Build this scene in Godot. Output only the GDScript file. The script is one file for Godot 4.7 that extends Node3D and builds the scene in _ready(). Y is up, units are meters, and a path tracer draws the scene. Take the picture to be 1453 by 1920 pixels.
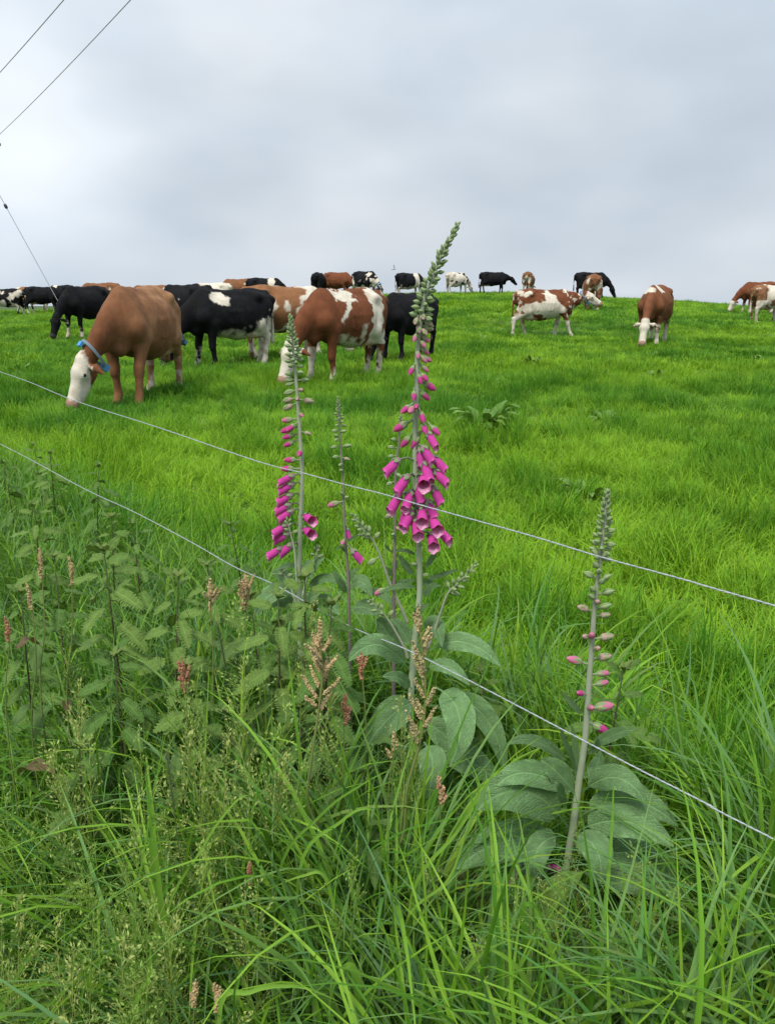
extends Node3D
# A pasture seen over an electric fence: foxgloves and rank verge growth on a low bank,
# a herd grazing on the field beyond, overcast sky.  Metres, y up, camera looks along -z.

const FOCAL := 1442.0          # focal length of the photograph in its own pixels
const PITCH := 0.27384         # camera tilted down
const EYE := 1.6
const FENCE_C := 1.28          # fence line: x + 0.899 * forward = 1.28

var noise_a := FastNoiseLite.new()
var noise_b := FastNoiseLite.new()
var names := {}
var mats := {}

# ------------------------------------------------------------------ mesh builder
class MB:
	var v := PackedVector3Array()
	var c := PackedColorArray()
	var uv := PackedVector2Array()
	var ix := PackedInt32Array()

	func add(p: Vector3, col: Color, t := Vector2.ZERO) -> int:
		v.push_back(p)
		c.push_back(col)
		uv.push_back(t)
		return v.size() - 1

	func tri(a: int, b: int, d: int) -> void:
		ix.push_back(a)
		ix.push_back(b)
		ix.push_back(d)

	func quad(a: int, b: int, d: int, e: int) -> void:
		tri(a, b, d)
		tri(a, d, e)

	func mesh(mat: Material) -> ArrayMesh:
		var n := PackedVector3Array()
		n.resize(v.size())
		for i in range(0, ix.size(), 3):
			var a := ix[i]
			var b := ix[i + 1]
			var d := ix[i + 2]
			var f := (v[d] - v[a]).cross(v[b] - v[a])
			n[a] += f
			n[b] += f
			n[d] += f
		for i in n.size():
			n[i] = n[i].normalized() if n[i].length_squared() > 1e-20 else Vector3.UP
		var arr := []
		arr.resize(Mesh.ARRAY_MAX)
		arr[Mesh.ARRAY_VERTEX] = v
		arr[Mesh.ARRAY_NORMAL] = n
		arr[Mesh.ARRAY_COLOR] = c
		arr[Mesh.ARRAY_TEX_UV] = uv
		arr[Mesh.ARRAY_INDEX] = ix
		var m := ArrayMesh.new()
		m.add_surface_from_arrays(Mesh.PRIMITIVE_TRIANGLES, arr)
		m.surface_set_material(0, mat)
		return m

	# tube through points; radii and colours per point; closed at the end with a tip
	func tube(pts: PackedVector3Array, rad: PackedFloat32Array, sides: int, cols: Array, closed := false) -> void:
		var n := pts.size()
		var ref := Vector3(0.13, 0.27, 0.95).normalized()
		var first := v.size()
		var u := Vector3.ZERO
		for i in n:
			var t: Vector3
			if closed:
				t = (pts[(i + 1) % n] - pts[(i - 1 + n) % n]).normalized()
			else:
				t = (pts[mini(i + 1, n - 1)] - pts[maxi(i - 1, 0)]).normalized()
			if i == 0:
				if absf(t.dot(ref)) > 0.9:
					ref = Vector3(0.95, 0.2, 0.1).normalized()
				u = (ref - t * ref.dot(t)).normalized()
			else:
				u = (u - t * u.dot(t)).normalized()
			var w := t.cross(u)
			var col: Color = cols[mini(i, cols.size() - 1)]
			for k in sides:
				var a := TAU * k / sides
				add(pts[i] + (u * cos(a) + w * sin(a)) * rad[mini(i, rad.size() - 1)], col, Vector2(float(k) / sides, float(i) / n))
		var rows := n if closed else n - 1
		for i in rows:
			for k in sides:
				var k2 := (k + 1) % sides
				var r0 := first + i * sides
				var r1 := first + ((i + 1) % n) * sides
				quad(r0 + k, r0 + k2, r1 + k2, r1 + k)
		if not closed:
			var e0 := add(pts[0], cols[0])
			var e1 := add(pts[n - 1], cols[mini(n - 1, cols.size() - 1)])
			for k in sides:
				var k2 := (k + 1) % sides
				tri(e0, first + k2, first + k)
				tri(e1, first + (n - 1) * sides + k, first + (n - 1) * sides + k2)

	func blade(base: Vector3, dir: Vector3, h: float, bend: float, w: float, segs: int, col: Color, fold: bool, kink := 0.0) -> void:
		var side := dir.cross(Vector3.UP).normalized()
		var prev := []
		var p := base
		var ang := PI * 0.5 - bend * 0.15
		for i in segs + 1:
			var t := float(i) / segs
			var ww := w * (0.55 + 0.45 * minf(t * 4.0, 1.0)) * (1.0 - pow(t, 2.2))
			var row := []
			var along := dir * cos(ang) + Vector3.UP * sin(ang)
			if i == segs:
				row = [add(p, col)]
			elif fold:
				var nn := along.cross(side)
				row = [add(p - side * ww * 0.5, col), add(p + nn * ww * 0.18, col), add(p + side * ww * 0.5, col)]
			else:
				row = [add(p - side * ww * 0.5, col), add(p + side * ww * 0.5, col)]
			if i > 0:
				if row.size() == 1:
					for k in prev.size() - 1:
						tri(prev[k], prev[k + 1], row[0])
				else:
					for k in prev.size() - 1:
						quad(prev[k], prev[k + 1], row[k + 1], row[k])
			prev = row
			p += along * h / segs
			ang -= bend * (0.4 + 1.6 * t) / segs
			if kink != 0.0 and i == int(segs * 0.6):
				ang -= kink

	# box between two corners, moved by a transform
	func box(x: Transform3D, s: Vector3, col: Color) -> void:
		var h := s * 0.5
		for f in 6:
			var n := Vector3.ZERO
			n[f % 3] = 1.0 if f < 3 else -1.0
			var a := Vector3.ZERO
			a[(f + 1) % 3] = 1.0
			var b := n.cross(a)
			var o := n * h
			var i0 := add(x * (o - a * h - b * h), col)
			var i1 := add(x * (o + a * h - b * h), col)
			var i2 := add(x * (o + a * h + b * h), col)
			var i3 := add(x * (o - a * h + b * h), col)
			quad(i0, i3, i2, i1)

# ------------------------------------------------------------------ helpers
func ray(u: float, v: float) -> Vector3:
	var x := (u - 726.5) / FOCAL
	var y := (960.0 - v) / FOCAL
	return Vector3(x, y * cos(PITCH) - sin(PITCH), -cos(PITCH) - y * sin(PITCH))

func at(u: float, v: float, forward: float) -> Vector3:
	var r := ray(u, v)
	return Vector3(0, EYE, 0) + r * (forward / -r.z)

func on_fence(u: float, v: float) -> Vector3:
	var r := ray(u, v)
	return at(u, v, FENCE_C / (r.x / -r.z + 0.899))

func ss(a: float, b: float, x: float) -> float:
	var t := clampf((x - a) / (b - a), 0.0, 1.0)
	return t * t * (3.0 - 2.0 * t)

func fence_side(x: float, z: float) -> float:
	return (x - 0.899 * z - FENCE_C) / 1.345

const CREST_A := [-0.9, -0.484, -0.217, -0.084, 0.083, 0.183, 0.349, 0.485, 0.9]
const CREST_H := [-1.9, -1.12, -0.50, -0.20, 0.10, 0.06, -0.40, -0.88, -1.6]

func crest(a: float) -> float:
	if a <= CREST_A[0]:
		return CREST_H[0]
	for i in CREST_A.size() - 1:
		if a <= CREST_A[i + 1]:
			var t: float = (a - CREST_A[i]) / (CREST_A[i + 1] - CREST_A[i])
			return lerpf(CREST_H[i], CREST_H[i + 1], t * t * (3.0 - 2.0 * t) * 0.6 + t * 0.4)
	return CREST_H[CREST_H.size() - 1]

func land(x: float, z: float) -> float:
	var d := -z
	var s := fence_side(x, z)
	var a := x / maxf(d, 12.0)
	var f := 0.15 + (crest(a) + EYE - 0.15) * ss(13.0, 54.0, d)
	if d > 54.0:
		f = maxf(f - 0.004 * (d - 54.0) * (d - 54.0), -9.0)
	f += noise_a.get_noise_2d(x * 9.0, z * 9.0) * 0.11 + noise_a.get_noise_2d(x * 30.0 + 90.0, z * 30.0) * 0.035
	var b := 0.5 * ss(-1.05, -0.1, s) + noise_a.get_noise_2d(x * 60.0, z * 60.0) * 0.02
	return lerpf(b, f, ss(0.2, 1.35, s))

func ground_at(u: float, v: float) -> Vector3:
	var r := ray(u, v)
	var e := Vector3(0, EYE, 0)
	var t := 0.6
	var prev := t
	while t < 120.0:
		var p := e + r * t
		if p.y < land(p.x, p.z):
			for k in 20:
				var m := (prev + t) * 0.5
				var q := e + r * m
				if q.y < land(q.x, q.z):
					t = m
				else:
					prev = m
			break
		prev = t
		t += 0.05 + t * 0.01
	var hit := e + r * t
	if hit.z < -52.0:      # just over the crest: stand on it
		hit = e + r * (51.0 / -r.z)
		hit.y = land(hit.x, hit.z)
	return hit

func numbered(n: String) -> String:
	if not names.has(n):
		names[n] = 0
		return n
	names[n] += 1
	return "%s_%03d" % [n, names[n]]

func thing(called: String, where: Vector3, label: String, category: String, group := "", kind := "") -> Node3D:
	var o := Node3D.new()
	o.name = numbered(called)
	o.position = where
	add_child(o, true)
	tag(o, label, category, group, kind)
	return o

func tag(o: Node3D, label: String, category: String, group := "", kind := "") -> void:
	if label:
		o.set_meta("label", label)
	if category:
		o.set_meta("category", category)
	if group:
		o.set_meta("group", group)
	if kind:
		o.set_meta("kind", kind)

# a part; xf is given in the frame of the parent thing
func part(parent: Node3D, called: String, m: Mesh, xf := Transform3D()) -> MeshInstance3D:
	var o := MeshInstance3D.new()
	o.name = called
	o.mesh = m
	o.transform = xf
	parent.add_child(o, true)
	return o

func mat(key: String, rough := 0.6, back := 0.0, spec := 0.5) -> StandardMaterial3D:
	if mats.has(key):
		return mats[key]
	var m := StandardMaterial3D.new()
	m.resource_name = key
	m.vertex_color_use_as_albedo = true
	m.roughness = rough
	m.metallic_specular = spec
	m.cull_mode = BaseMaterial3D.CULL_DISABLED
	if back > 0.0:
		m.backlight_enabled = true
		var b := Color(back, back, back * 0.5).linear_to_srgb()
		m.backlight = b
	mats[key] = m
	return m

# y along dir, z towards hint
func aim(base: Vector3, dir: Vector3, hint: Vector3, s := 1.0) -> Transform3D:
	var y := dir.normalized()
	var z := hint - y * hint.dot(y)
	if z.length() < 0.01:
		z = Vector3(0.3, 0.1, 1.0) - y * Vector3(0.3, 0.1, 1.0).dot(y)
	z = z.normalized()
	var x := y.cross(z)
	return Transform3D(Basis(x * s, y * s, z * s), base)

func lerp_pts(pts: Array, t: float) -> Vector3:
	var f := clampf(t, 0.0, 1.0) * (pts.size() - 1)
	var i := mini(int(f), pts.size() - 2)
	return pts[i].lerp(pts[i + 1], f - i)

func smooth_path(pts: Array, per: int) -> PackedVector3Array:
	var out := PackedVector3Array()
	for i in pts.size() - 1:
		var p0: Vector3 = pts[maxi(i - 1, 0)]
		var p1: Vector3 = pts[i]
		var p2: Vector3 = pts[i + 1]
		var p3: Vector3 = pts[mini(i + 2, pts.size() - 1)]
		for k in per:
			out.push_back(p1.cubic_interpolate(p2, p0, p3, float(k) / per))
	out.push_back(pts[pts.size() - 1])
	return out

# ------------------------------------------------------------------ scene
func _ready() -> void:
	noise_a.seed = 7
	noise_a.frequency = 0.02
	noise_a.fractal_octaves = 3
	noise_b.seed = 23
	noise_b.frequency = 1.0
	noise_b.fractal_octaves = 3
	build_camera_and_light()
	build_ground()
	build_pasture()
	build_verge()
	build_pole()
	build_fence()
	build_herd()
	build_foxgloves()
	build_nettles()
	build_sorrels()
	build_docks()
	build_verge_docks()
	build_bird()

func build_camera_and_light() -> void:
	var cam := Camera3D.new()
	cam.name = "camera"
	cam.position = Vector3(0, EYE, 0)
	cam.rotation.x = -PITCH
	cam.fov = rad_to_deg(2.0 * atan(960.0 / FOCAL))
	cam.near = 0.05
	cam.far = 2000.0
	add_child(cam)
	cam.current = true

	var sun := DirectionalLight3D.new()
	sun.name = "sun"
	sun.light_energy = 0.5
	sun.light_angular_distance = 18.0
	sun.light_color = Color(1.0, 0.97, 0.92)
	sun.shadow_enabled = true
	sun.sky_mode = DirectionalLight3D.SKY_MODE_LIGHT_ONLY
	sun.rotation = Vector3(deg_to_rad(-58.0), deg_to_rad(-28.0), 0)
	add_child(sun)

	# overcast: soft cloud layers, thinner and so brighter overhead, one thin place low on the left
	var w := 1024
	var h := 512
	var img := Image.create_empty(w, h, false, Image.FORMAT_RGBF)
	var n1 := FastNoiseLite.new()
	n1.seed = 41
	n1.frequency = 1.3
	n1.fractal_octaves = 4
	n1.fractal_gain = 0.45
	var thin := ray(20.0, 300.0).normalized()
	for y in h:
		var el := PI * (0.5 - (y + 0.5) / h)
		for x in w:
			var az := TAU * (x + 0.5) / w
			var d := Vector3(sin(az) * cos(el), sin(el), -cos(az) * cos(el))
			d.y = maxf(d.y, 0.0)
			var up := maxf(d.y, 0.0)
			var c := n1.get_noise_3d(d.x * 1.9, d.y * 4.2, d.z * 1.9)
			var c2 := n1.get_noise_3d(d.x * 3.0 + 5.0, d.y * 8.0, d.z * 3.0)
			var l := 0.56 * (1.0 + 1.3 * pow(up, 2.0) + 0.15 * c + 0.07 * c2)
			var g := (1.0 - d.dot(thin)) / 0.02
			l += 0.19 * exp(-g * 1.8)
			var grey := clampf(0.45 + 1.3 * c + 0.5 * exp(-g), 0.0, 1.0)
			var col := Color(0.485, 0.558, 0.635).lerp(Color(0.555, 0.596, 0.645), grey)
			img.set_pixel(x, y, Color(col.r * l, col.g * l, col.b * l))
	var pan := PanoramaSkyMaterial.new()
	pan.panorama = ImageTexture.create_from_image(img)
	var sky := Sky.new()
	sky.sky_material = pan
	var env := Environment.new()
	env.background_mode = Environment.BG_SKY
	env.sky = sky
	env.tonemap_mode = Environment.TONE_MAPPER_LINEAR
	env.tonemap_exposure = 2.1
	env.sdfgi_enabled = true
	env.ssao_enabled = true
	env.ssil_enabled = true
	var we := WorldEnvironment.new()
	we.name = "world_environment"
	we.environment = env
	add_child(we)

# ------------------------------------------------------------------ ground and grass
func build_ground() -> void:
	var m := StandardMaterial3D.new()
	m.resource_name = "turf"
	var nt := NoiseTexture2D.new()
	nt.width = 512
	nt.height = 512
	nt.seamless = true
	var fn := FastNoiseLite.new()
	fn.seed = 3
	fn.frequency = 0.03
	fn.fractal_octaves = 5
	nt.noise = fn
	var g := Gradient.new()
	g.offsets = PackedFloat32Array([0.0, 0.45, 0.7, 1.0])
	g.colors = PackedColorArray([Color(0.035, 0.030, 0.015).linear_to_srgb(), Color(0.035, 0.07, 0.012).linear_to_srgb(), Color(0.05, 0.11, 0.012).linear_to_srgb(), Color(0.08, 0.12, 0.03).linear_to_srgb()])
	nt.color_ramp = g
	m.albedo_texture = nt
	m.uv1_triplanar = true
	m.uv1_world_triplanar = true
	m.uv1_scale = Vector3(0.9, 0.9, 0.9)
	m.roughness = 0.95
	var rows := []
	var d := -14.0
	while d < 900.0:
		rows.append(d)
		d += clampf(absf(d) * 0.035, 0.14, 40.0) if d > 0.0 else (0.9 if d < -2.0 else 0.16)
	var b := MB.new()
	var cols := 150
	for j in rows.size():
		var dd: float = rows[j]
		var w := 9.0 + 1.5 * maxf(dd, 0.0)
		for i in cols + 1:
			var t := 2.0 * i / cols - 1.0
			var x := w * (t * 0.45 + 0.55 * t * t * t)
			b.add(Vector3(x, land(x, -dd), -dd), Color.WHITE)
	for j in rows.size() - 1:
		for i in cols:
			var a := j * (cols + 1) + i
			b.quad(a, a + cols + 1, a + cols + 2, a + 1)
	var o := part(self, "ground", b.mesh(m))
	o.set_meta("kind", "structure")
	o.set_meta("label", "green sloping pasture ground rising to a low crest")
	o.set_meta("category", "ground")

func clump(rng: RandomNumberGenerator, n: int, h0: float, h1: float, w: float, spread: float, bend: float, segs: int, fold: bool, material: Material, straw := 0.03) -> ArrayMesh:
	var b := MB.new()
	for i in n:
		var a := rng.randf() * TAU
		var r := spread * sqrt(rng.randf())
		var p := Vector3(cos(a) * r, -0.02, sin(a) * r)
		var da := a + rng.randf_range(-1.2, 1.2)
		var dir := Vector3(cos(da), 0, sin(da))
		var k := rng.randf_range(0.75, 1.25)
		var col := Color(k * rng.randf_range(0.85, 1.2), k, k * rng.randf_range(0.7, 1.4))
		if rng.randf() < straw:
			col = Color(3.2, 1.7, 3.0) * rng.randf_range(0.7, 1.1)
		b.blade(p, dir, rng.randf_range(h0, h1), bend * rng.randf_range(0.3, 1.5), w * rng.randf_range(0.7, 1.3), segs, col, fold, 0.9 if (fold and rng.randf() < 0.12) else 0.0)
	return b.mesh(material)

func scatter(parent: Node3D, called: String, m: Mesh, xf: Array, cols: PackedColorArray) -> void:
	if xf.is_empty():
		return
	var mm := MultiMesh.new()
	mm.transform_format = MultiMesh.TRANSFORM_3D
	mm.use_colors = true
	mm.mesh = m
	mm.instance_count = xf.size()
	for i in xf.size():
		mm.set_instance_transform(i, xf[i])
		mm.set_instance_color(i, cols[i])
	var o := MultiMeshInstance3D.new()
	o.name = called
	o.multimesh = mm
	o.set_meta("kind", "stuff")
	parent.add_child(o, true)

func build_pasture() -> void:
	var rng := RandomNumberGenerator.new()
	rng.seed = 11
	var gm := mat("pasture_blade", 0.55, 0.6, 0.25)
	var kinds := []
	for i in 5:
		kinds.append(clump(rng, 30, 0.06, 0.25, 0.0058, 0.085, 1.7, 5, false, gm, 0.035))
	for i in 3:   # for ground further off: fewer, broader blades
		kinds.append(clump(rng, 30, 0.05, 0.20, 0.012, 0.14, 1.5, 3, false, gm, 0.04))
	for i in 3:   # coarse uneaten tussocks
		kinds.append(clump(rng, 34, 0.10, 0.34, 0.0075, 0.10, 1.9, 6, true, gm, 0.05))
	var xf := []
	var cs := []
	for i in kinds.size():
		xf.append([])
		cs.append(PackedColorArray())
	var weedy := []
	for q in DOCKS:
		weedy.append(ground_at(q[0], q[1]))
	# bands: from, to, tufts per square metre
	var bands := [[1.2, 4.0, 230.0], [4.0, 8.0, 170.0], [8.0, 14.0, 110.0], [14.0, 24.0, 60.0], [24.0, 40.0, 30.0], [40.0, 62.0, 16.0]]
	for bd in bands:
		var d0: float = bd[0]
		var d1: float = bd[1]
		var wide := 0.62 * d1 + 2.0
		var count := int((d1 - d0) * 2.0 * wide * bd[2])
		for i in count:
			var d := rng.randf_range(d0, d1)
			var x := rng.randf_range(-wide, wide)
			var roll := rng.randf()
			if absf(x) > 0.58 * d + 1.6:
				continue
			var s := fence_side(x, -d)
			if s < 0.12 + 0.25 * roll:
				continue
			var lush := 0.6 * noise_a.get_noise_2d(x * 26.0 + 300.0, d * 26.0) + 0.75 * noise_a.get_noise_2d(x * 95.0, d * 70.0 + 40.0)      # taller dark tufts round old dung
			var broad := noise_a.get_noise_2d(x * 7.0 - 80.0, d * 7.0)
			var k := rng.randi() % 5 if d < 15.0 else 5 + rng.randi() % 3
			if lush > 0.16 and d < 24.0 and rng.randf() < 0.30:
				k = 8 + rng.randi() % 3
			var tall := 0.82 + 1.05 * maxf(lush, -0.3) + 0.2 * broad + rng.randf_range(-0.25, 0.3)
			if s < 1.6:
				tall *= 1.25
			var weed := 0.0          # rank growth left uneaten round the docks
			if d < 16.0:
				for w in weedy:
					weed = maxf(weed, 1.0 - Vector2(x - w.x, -d - w.z).length() / 0.55)
				tall *= 1.0 + 0.7 * weed
			var spread := 1.0 if d < 15.0 else (1.3 if d < 30.0 else 1.9)
			var y := land(x, -d)
			# wind and trampling lay the sward over in drifts
			var la := noise_a.get_noise_2d(x * 14.0, d * 14.0 + 500.0) * 4.0
			la += rng.randf_range(-1.3, 1.3)
			var lean := rng.randf_range(0.0, 0.5) + 0.25 * absf(noise_a.get_noise_2d(x * 20.0 + 50.0, d * 20.0))
			var bs := Basis(Vector3(cos(la), 0, sin(la)), lean) * Basis(Vector3.UP, rng.randf() * TAU) * Basis.from_scale(Vector3(spread, tall * (1.0 if d < 16.0 else 0.8), spread))
			xf[k].append(Transform3D(bs, Vector3(x, y, -d)))
			var t := clampf(0.55 + 0.8 * broad - 0.9 * lush - 0.5 * weed + rng.randf_range(-0.3, 0.3), 0.0, 1.0)
			var col := Color(0.068, 0.215, 0.016).lerp(Color(0.235, 0.430, 0.024), t)
			cs[k].append(col * rng.randf_range(0.85, 1.15))
	var root := thing("pasture_grass", Vector3.ZERO, "bright green grazed grass covering the field beyond the fence", "grass", "", "stuff")
	for i in kinds.size():
		scatter(root, "grass_tufts", kinds[i], xf[i], cs[i])

func panicle(rng: RandomNumberGenerator, h: float, open: float, material: Material) -> ArrayMesh:
	var b := MB.new()
	var lean := rng.randf_range(0.05, 0.3)
	var la := rng.randf() * TAU
	var ld := Vector3(cos(la), 0, sin(la))
	var pts := PackedVector3Array()
	var rad := PackedFloat32Array()
	for i in 9:
		var t := i / 8.0
		pts.push_back(Vector3(0, h * t, 0) + ld * lean * h * t * t)
		rad.push_back(lerpf(0.0011, 0.0004, t))
	b.tube(pts, rad, 3, [Color(1.0, 1.0, 0.8)])
	for i in 15:
		var t := lerpf(0.55, 0.99, i / 14.0)
		var p := lerp_pts(Array(pts), t)
		var bl := lerpf(0.075, 0.012, i / 14.0) * rng.randf_range(0.6, 1.2)
		for j in 2:
			var a := rng.randf() * TAU
			var dir := (Vector3(cos(a), 0, sin(a)) * open + Vector3(0, 0.8, 0)).normalized()
			var e := p + dir * bl
			var q := PackedVector3Array([p, p + dir * bl * 0.6 + Vector3(0, 0.002, 0), e])
			b.tube(q, PackedFloat32Array([0.0004, 0.0003, 0.0002]), 3, [Color(1.05, 1.0, 0.9)])
			for k in 5:
				var sp := p.lerp(e, lerpf(0.4, 1.0, k / 4.0)) + Vector3(rng.randf_range(-1, 1), rng.randf_range(-1, 1), rng.randf_range(-1, 1)) * 0.004
				var sd := (dir + Vector3(rng.randf_range(-1, 1), rng.randf_range(-0.6, 0.8), rng.randf_range(-1, 1)) * 0.6).normalized()
				var sl := rng.randf_range(0.0045, 0.008)
				var side := sd.cross(Vector3(rng.randf_range(-1, 1), 0.4, rng.randf_range(-1, 1))).normalized() * sl * 0.2
				var up := sd.cross(side).normalized() * sl * 0.14
				var kk := rng.randf_range(0.85, 1.3)
				var col := Color(1.25 * kk, 1.15 * kk, 1.2 * kk)
				var i0 := b.add(sp, col)
				var i1 := b.add(sp + sd * sl * 0.45 + side, col)
				var i2 := b.add(sp + sd * sl, col)
				var i3 := b.add(sp + sd * sl * 0.45 - side, col)
				var i4 := b.add(sp + sd * sl * 0.45 + up, col)
				b.tri(i0, i1, i4)
				b.tri(i1, i2, i4)
				b.tri(i2, i3, i4)
				b.tri(i3, i0, i4)
	# one or two stem leaves
	for j in 2:
		var a := rng.randf() * TAU
		b.blade(lerp_pts(Array(pts), rng.randf_range(0.15, 0.4)), Vector3(cos(a), 0, sin(a)), h * 0.3, rng.randf_range(0.8, 1.6), 0.004, 5, Color(0.8, 1.0, 0.8), true)
	return b.mesh(material)

func spike(rng: RandomNumberGenerator, h: float, material: Material) -> ArrayMesh:
	var b := MB.new()
	var lean := rng.randf_range(0.05, 0.25)
	var pts := PackedVector3Array()
	var rad := PackedFloat32Array()
	for i in 8:
		var t := i / 7.0
		pts.push_back(Vector3(lean * h * t * t, h * t, 0))
		rad.push_back(0.0012)
	b.tube(pts, rad, 3, [Color(0.9, 1.0, 0.7)])
	for i in 120:
		var t := lerpf(0.84, 1.02, i / 119.0)
		var p := lerp_pts(Array(pts), minf(t, 1.0)) + Vector3(0, maxf(t - 1.0, 0.0) * h, 0)
		var a := i * 2.4
		var rr := 0.0042 * sin(PI * clampf((t - 0.83) / 0.2, 0.05, 0.98)) + 0.001
		var dir := (Vector3(cos(a), 1.1, sin(a))).normalized()
		var q := p + Vector3(cos(a), 0, sin(a)) * rr * 0.4
		var side := Vector3(-sin(a), 0, cos(a)) * 0.0011
		var k := rng.randf_range(0.7, 1.2)
		var i0 := b.add(q - side, Color(k * 1.3, k, k))
		var i1 := b.add(q + side, Color(k * 1.3, k, k))
		var i2 := b.add(q + dir * (rr + 0.003), Color(k * 1.5, k * 1.1, k * 1.3))
		b.tri(i0, i1, i2)
	return b.mesh(material)

func build_verge() -> void:
	var rng := RandomNumberGenerator.new()
	rng.seed = 29
	var vm := mat("verge_blade", 0.5, 0.55, 0.28)
	var kinds := []
	for i in 6:      # long arching blades
		kinds.append(clump(rng, 11, 0.22, 0.54, 0.0076, 0.05, 1.5, 9, true, vm, 0.03))
	for i in 3:      # finer undergrowth
		kinds.append(clump(rng, 26, 0.10, 0.32, 0.0038, 0.06, 1.4, 6, false, vm, 0.08))
	for i in 2:      # broad soft leaves
		kinds.append(clump(rng, 6, 0.28, 0.55, 0.012, 0.04, 1.6, 10, true, vm, 0.0))
	var st := []
	for i in kinds.size():
		st.append([])
	var tries := 18000
	for i in tries:
		var d := 0.5 + 8.0 * pow(rng.randf(), 2.3)
		var s := rng.randf_range(-1.25, 0.75)
		var x := s * 1.345 + FENCE_C - 0.899 * d
		var keep := rng.randf()
		var pick := rng.randf()
		if absf(x) > 0.68 * d + 0.35:
			continue
		# the tall growth thins out past the wire
		if s > 0.1 and keep < ss(0.1, 0.75, s + 0.15 * noise_a.get_noise_2d(x * 80.0, d * 80.0)):
			continue
		if d < 0.62 or Vector2(x, d).length() < 0.66:
			continue
		var k := rng.randi() % 6
		if pick < 0.34:
			k = 6 + rng.randi() % 3
		elif pick > 0.84:
			k = 9 + rng.randi() % 2
		var y := land(x, -d)
		var size := rng.randf_range(0.65, 1.25)
		if s < -0.55 and d < 1.1:
			size *= 0.8
		# round the broad-leaved plants the grass stays lower
		var near_fox := minf(Vector2(x - 0.33, d - 1.17).length(), Vector2(x - 0.04, d - 1.48).length())
		if near_fox < 0.30:
			size *= 0.40
		var open := Vector2((x - 0.32) / 0.30, (d - 1.03) / 0.24).length()      # under the broad basal leaves little grass grows
		if open < 1.0:
			size *= 0.55
			if rng.randf() < 0.4:
				continue
		if d > 1.25 and x < 0.0:      # among the nettles
			size *= lerpf(1.0, 0.62, ss(1.25, 2.2, d))
		var la := rng.randf() * TAU
		var bs := Basis(Vector3(cos(la), 0, sin(la)), rng.randf_range(0.0, 0.35)) * Basis(Vector3.UP, rng.randf() * TAU) * Basis.from_scale(Vector3.ONE * size)
		var tint := rng.randi() % VERGE_TINTS.size()
		st[k].append([tint, Transform3D(bs, Vector3(x, y, -d))])
	var root := thing("verge_grass", Vector3.ZERO, "rank long-bladed grass covering the bank below the wires", "grass", "", "stuff")
	for i in kinds.size():
		merge(root, "grass_blades", kinds[i], st[i], VERGE_TINTS, vm)

	# the broadest blades, seen singly: paths in photograph pixels, forward distance, width
	var hb := MB.new()
	var broad := [
		[[[640, 1800], [612, 1650], [565, 1643], [494, 1672]], 0.98, 0.009], [[[655, 1810], [600, 1738], [540, 1655]], 0.95, 0.010], [[[700, 1920], [697, 1775], [690, 1672]], 0.9, 0.004],
		[[[808, 1920], [790, 1830], [773, 1762]], 0.85, 0.010], [[[675, 1940], [668, 1840], [652, 1810], [625, 1850], [612, 1920]], 0.82, 0.016], [[[758, 1740], [838, 1652], [873, 1560], [905, 1437]], 0.96, 0.006],
		[[[772, 1680], [855, 1562], [897, 1490], [880, 1440]], 0.98, 0.008], [[[900, 1720], [910, 1600], [906, 1435]], 0.98, 0.004], [[[520, 1650], [600, 1530], [680, 1470], [745, 1437]], 1.0, 0.007], [[[560, 1640], [640, 1540], [690, 1516], [715, 1545]], 1.0, 0.008],
		[[[290, 1640], [285, 1560], [273, 1440]], 1.0, 0.010], [[[298, 1650], [290, 1540]], 0.95, 0.012], [[[250, 1760], [270, 1600], [300, 1430], [315, 1360]], 1.02, 0.006], 
		[[[310, 1750], [380, 1590], [440, 1505], [470, 1490]], 1.0, 0.007], [[[480, 1780], [440, 1650], [420, 1580]], 1.0, 0.009], [[[250, 1940], [280, 1830], [282, 1770]], 0.85, 0.013], [[[150, 1900], [220, 1770], [300, 1690]], 0.92, 0.007],
		[[[985, 1780], [980, 1705], [1000, 1698], [1028, 1735]], 0.9, 0.014], [[[1265, 1790], [1300, 1740], [1315, 1712], [1290, 1700]], 0.9, 0.014], [[[1330, 1920], [1220, 1800], [1110, 1780]], 0.85, 0.009], [[[1070, 1700], [1090, 1740], [1150, 1760], [1130, 1830]], 0.9, 0.006], [[[1380, 1920], [1330, 1850], [1270, 1830]], 0.82, 0.008], [[[1270, 1800], [1340, 1720], [1415, 1640]], 0.92, 0.007],
		[[[880, 1920], [860, 1850], [900, 1790], [960, 1760]], 0.84, 0.012], [[[1000, 1930], [985, 1840], [940, 1790], [860, 1760]], 0.82, 0.013], [[[410, 1920], [470, 1860], [560, 1850], [640, 1880]], 0.8, 0.010], [[[1240, 1560], [1250, 1440], [1290, 1390], [1280, 1430]], 1.25, 0.006], [[[1400, 1560], [1420, 1480], [1453, 1460]], 1.2, 0.006]]
	for q in broad:
		var pts := []
		for w in q[0]:
			pts.append(at(w[0], w[1], q[1]))
		var foot: Vector3 = pts[0]
		var gy := land(foot.x, foot.z)
		if foot.y > gy + 0.05:
			pts.insert(0, Vector3(foot.x + rng.randf_range(-0.03, 0.03), gy - 0.02, foot.z + rng.randf_range(-0.04, 0.04)))
		var line := smooth_path(pts, 6)
		var tint := Color(0.11, 0.26, 0.028).lerp(Color(0.19, 0.35, 0.05), rng.randf())
		var face := Vector3(rng.randf_range(-0.5, 0.5), 0.6, 1.0).normalized()
		var prev := []
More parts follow.
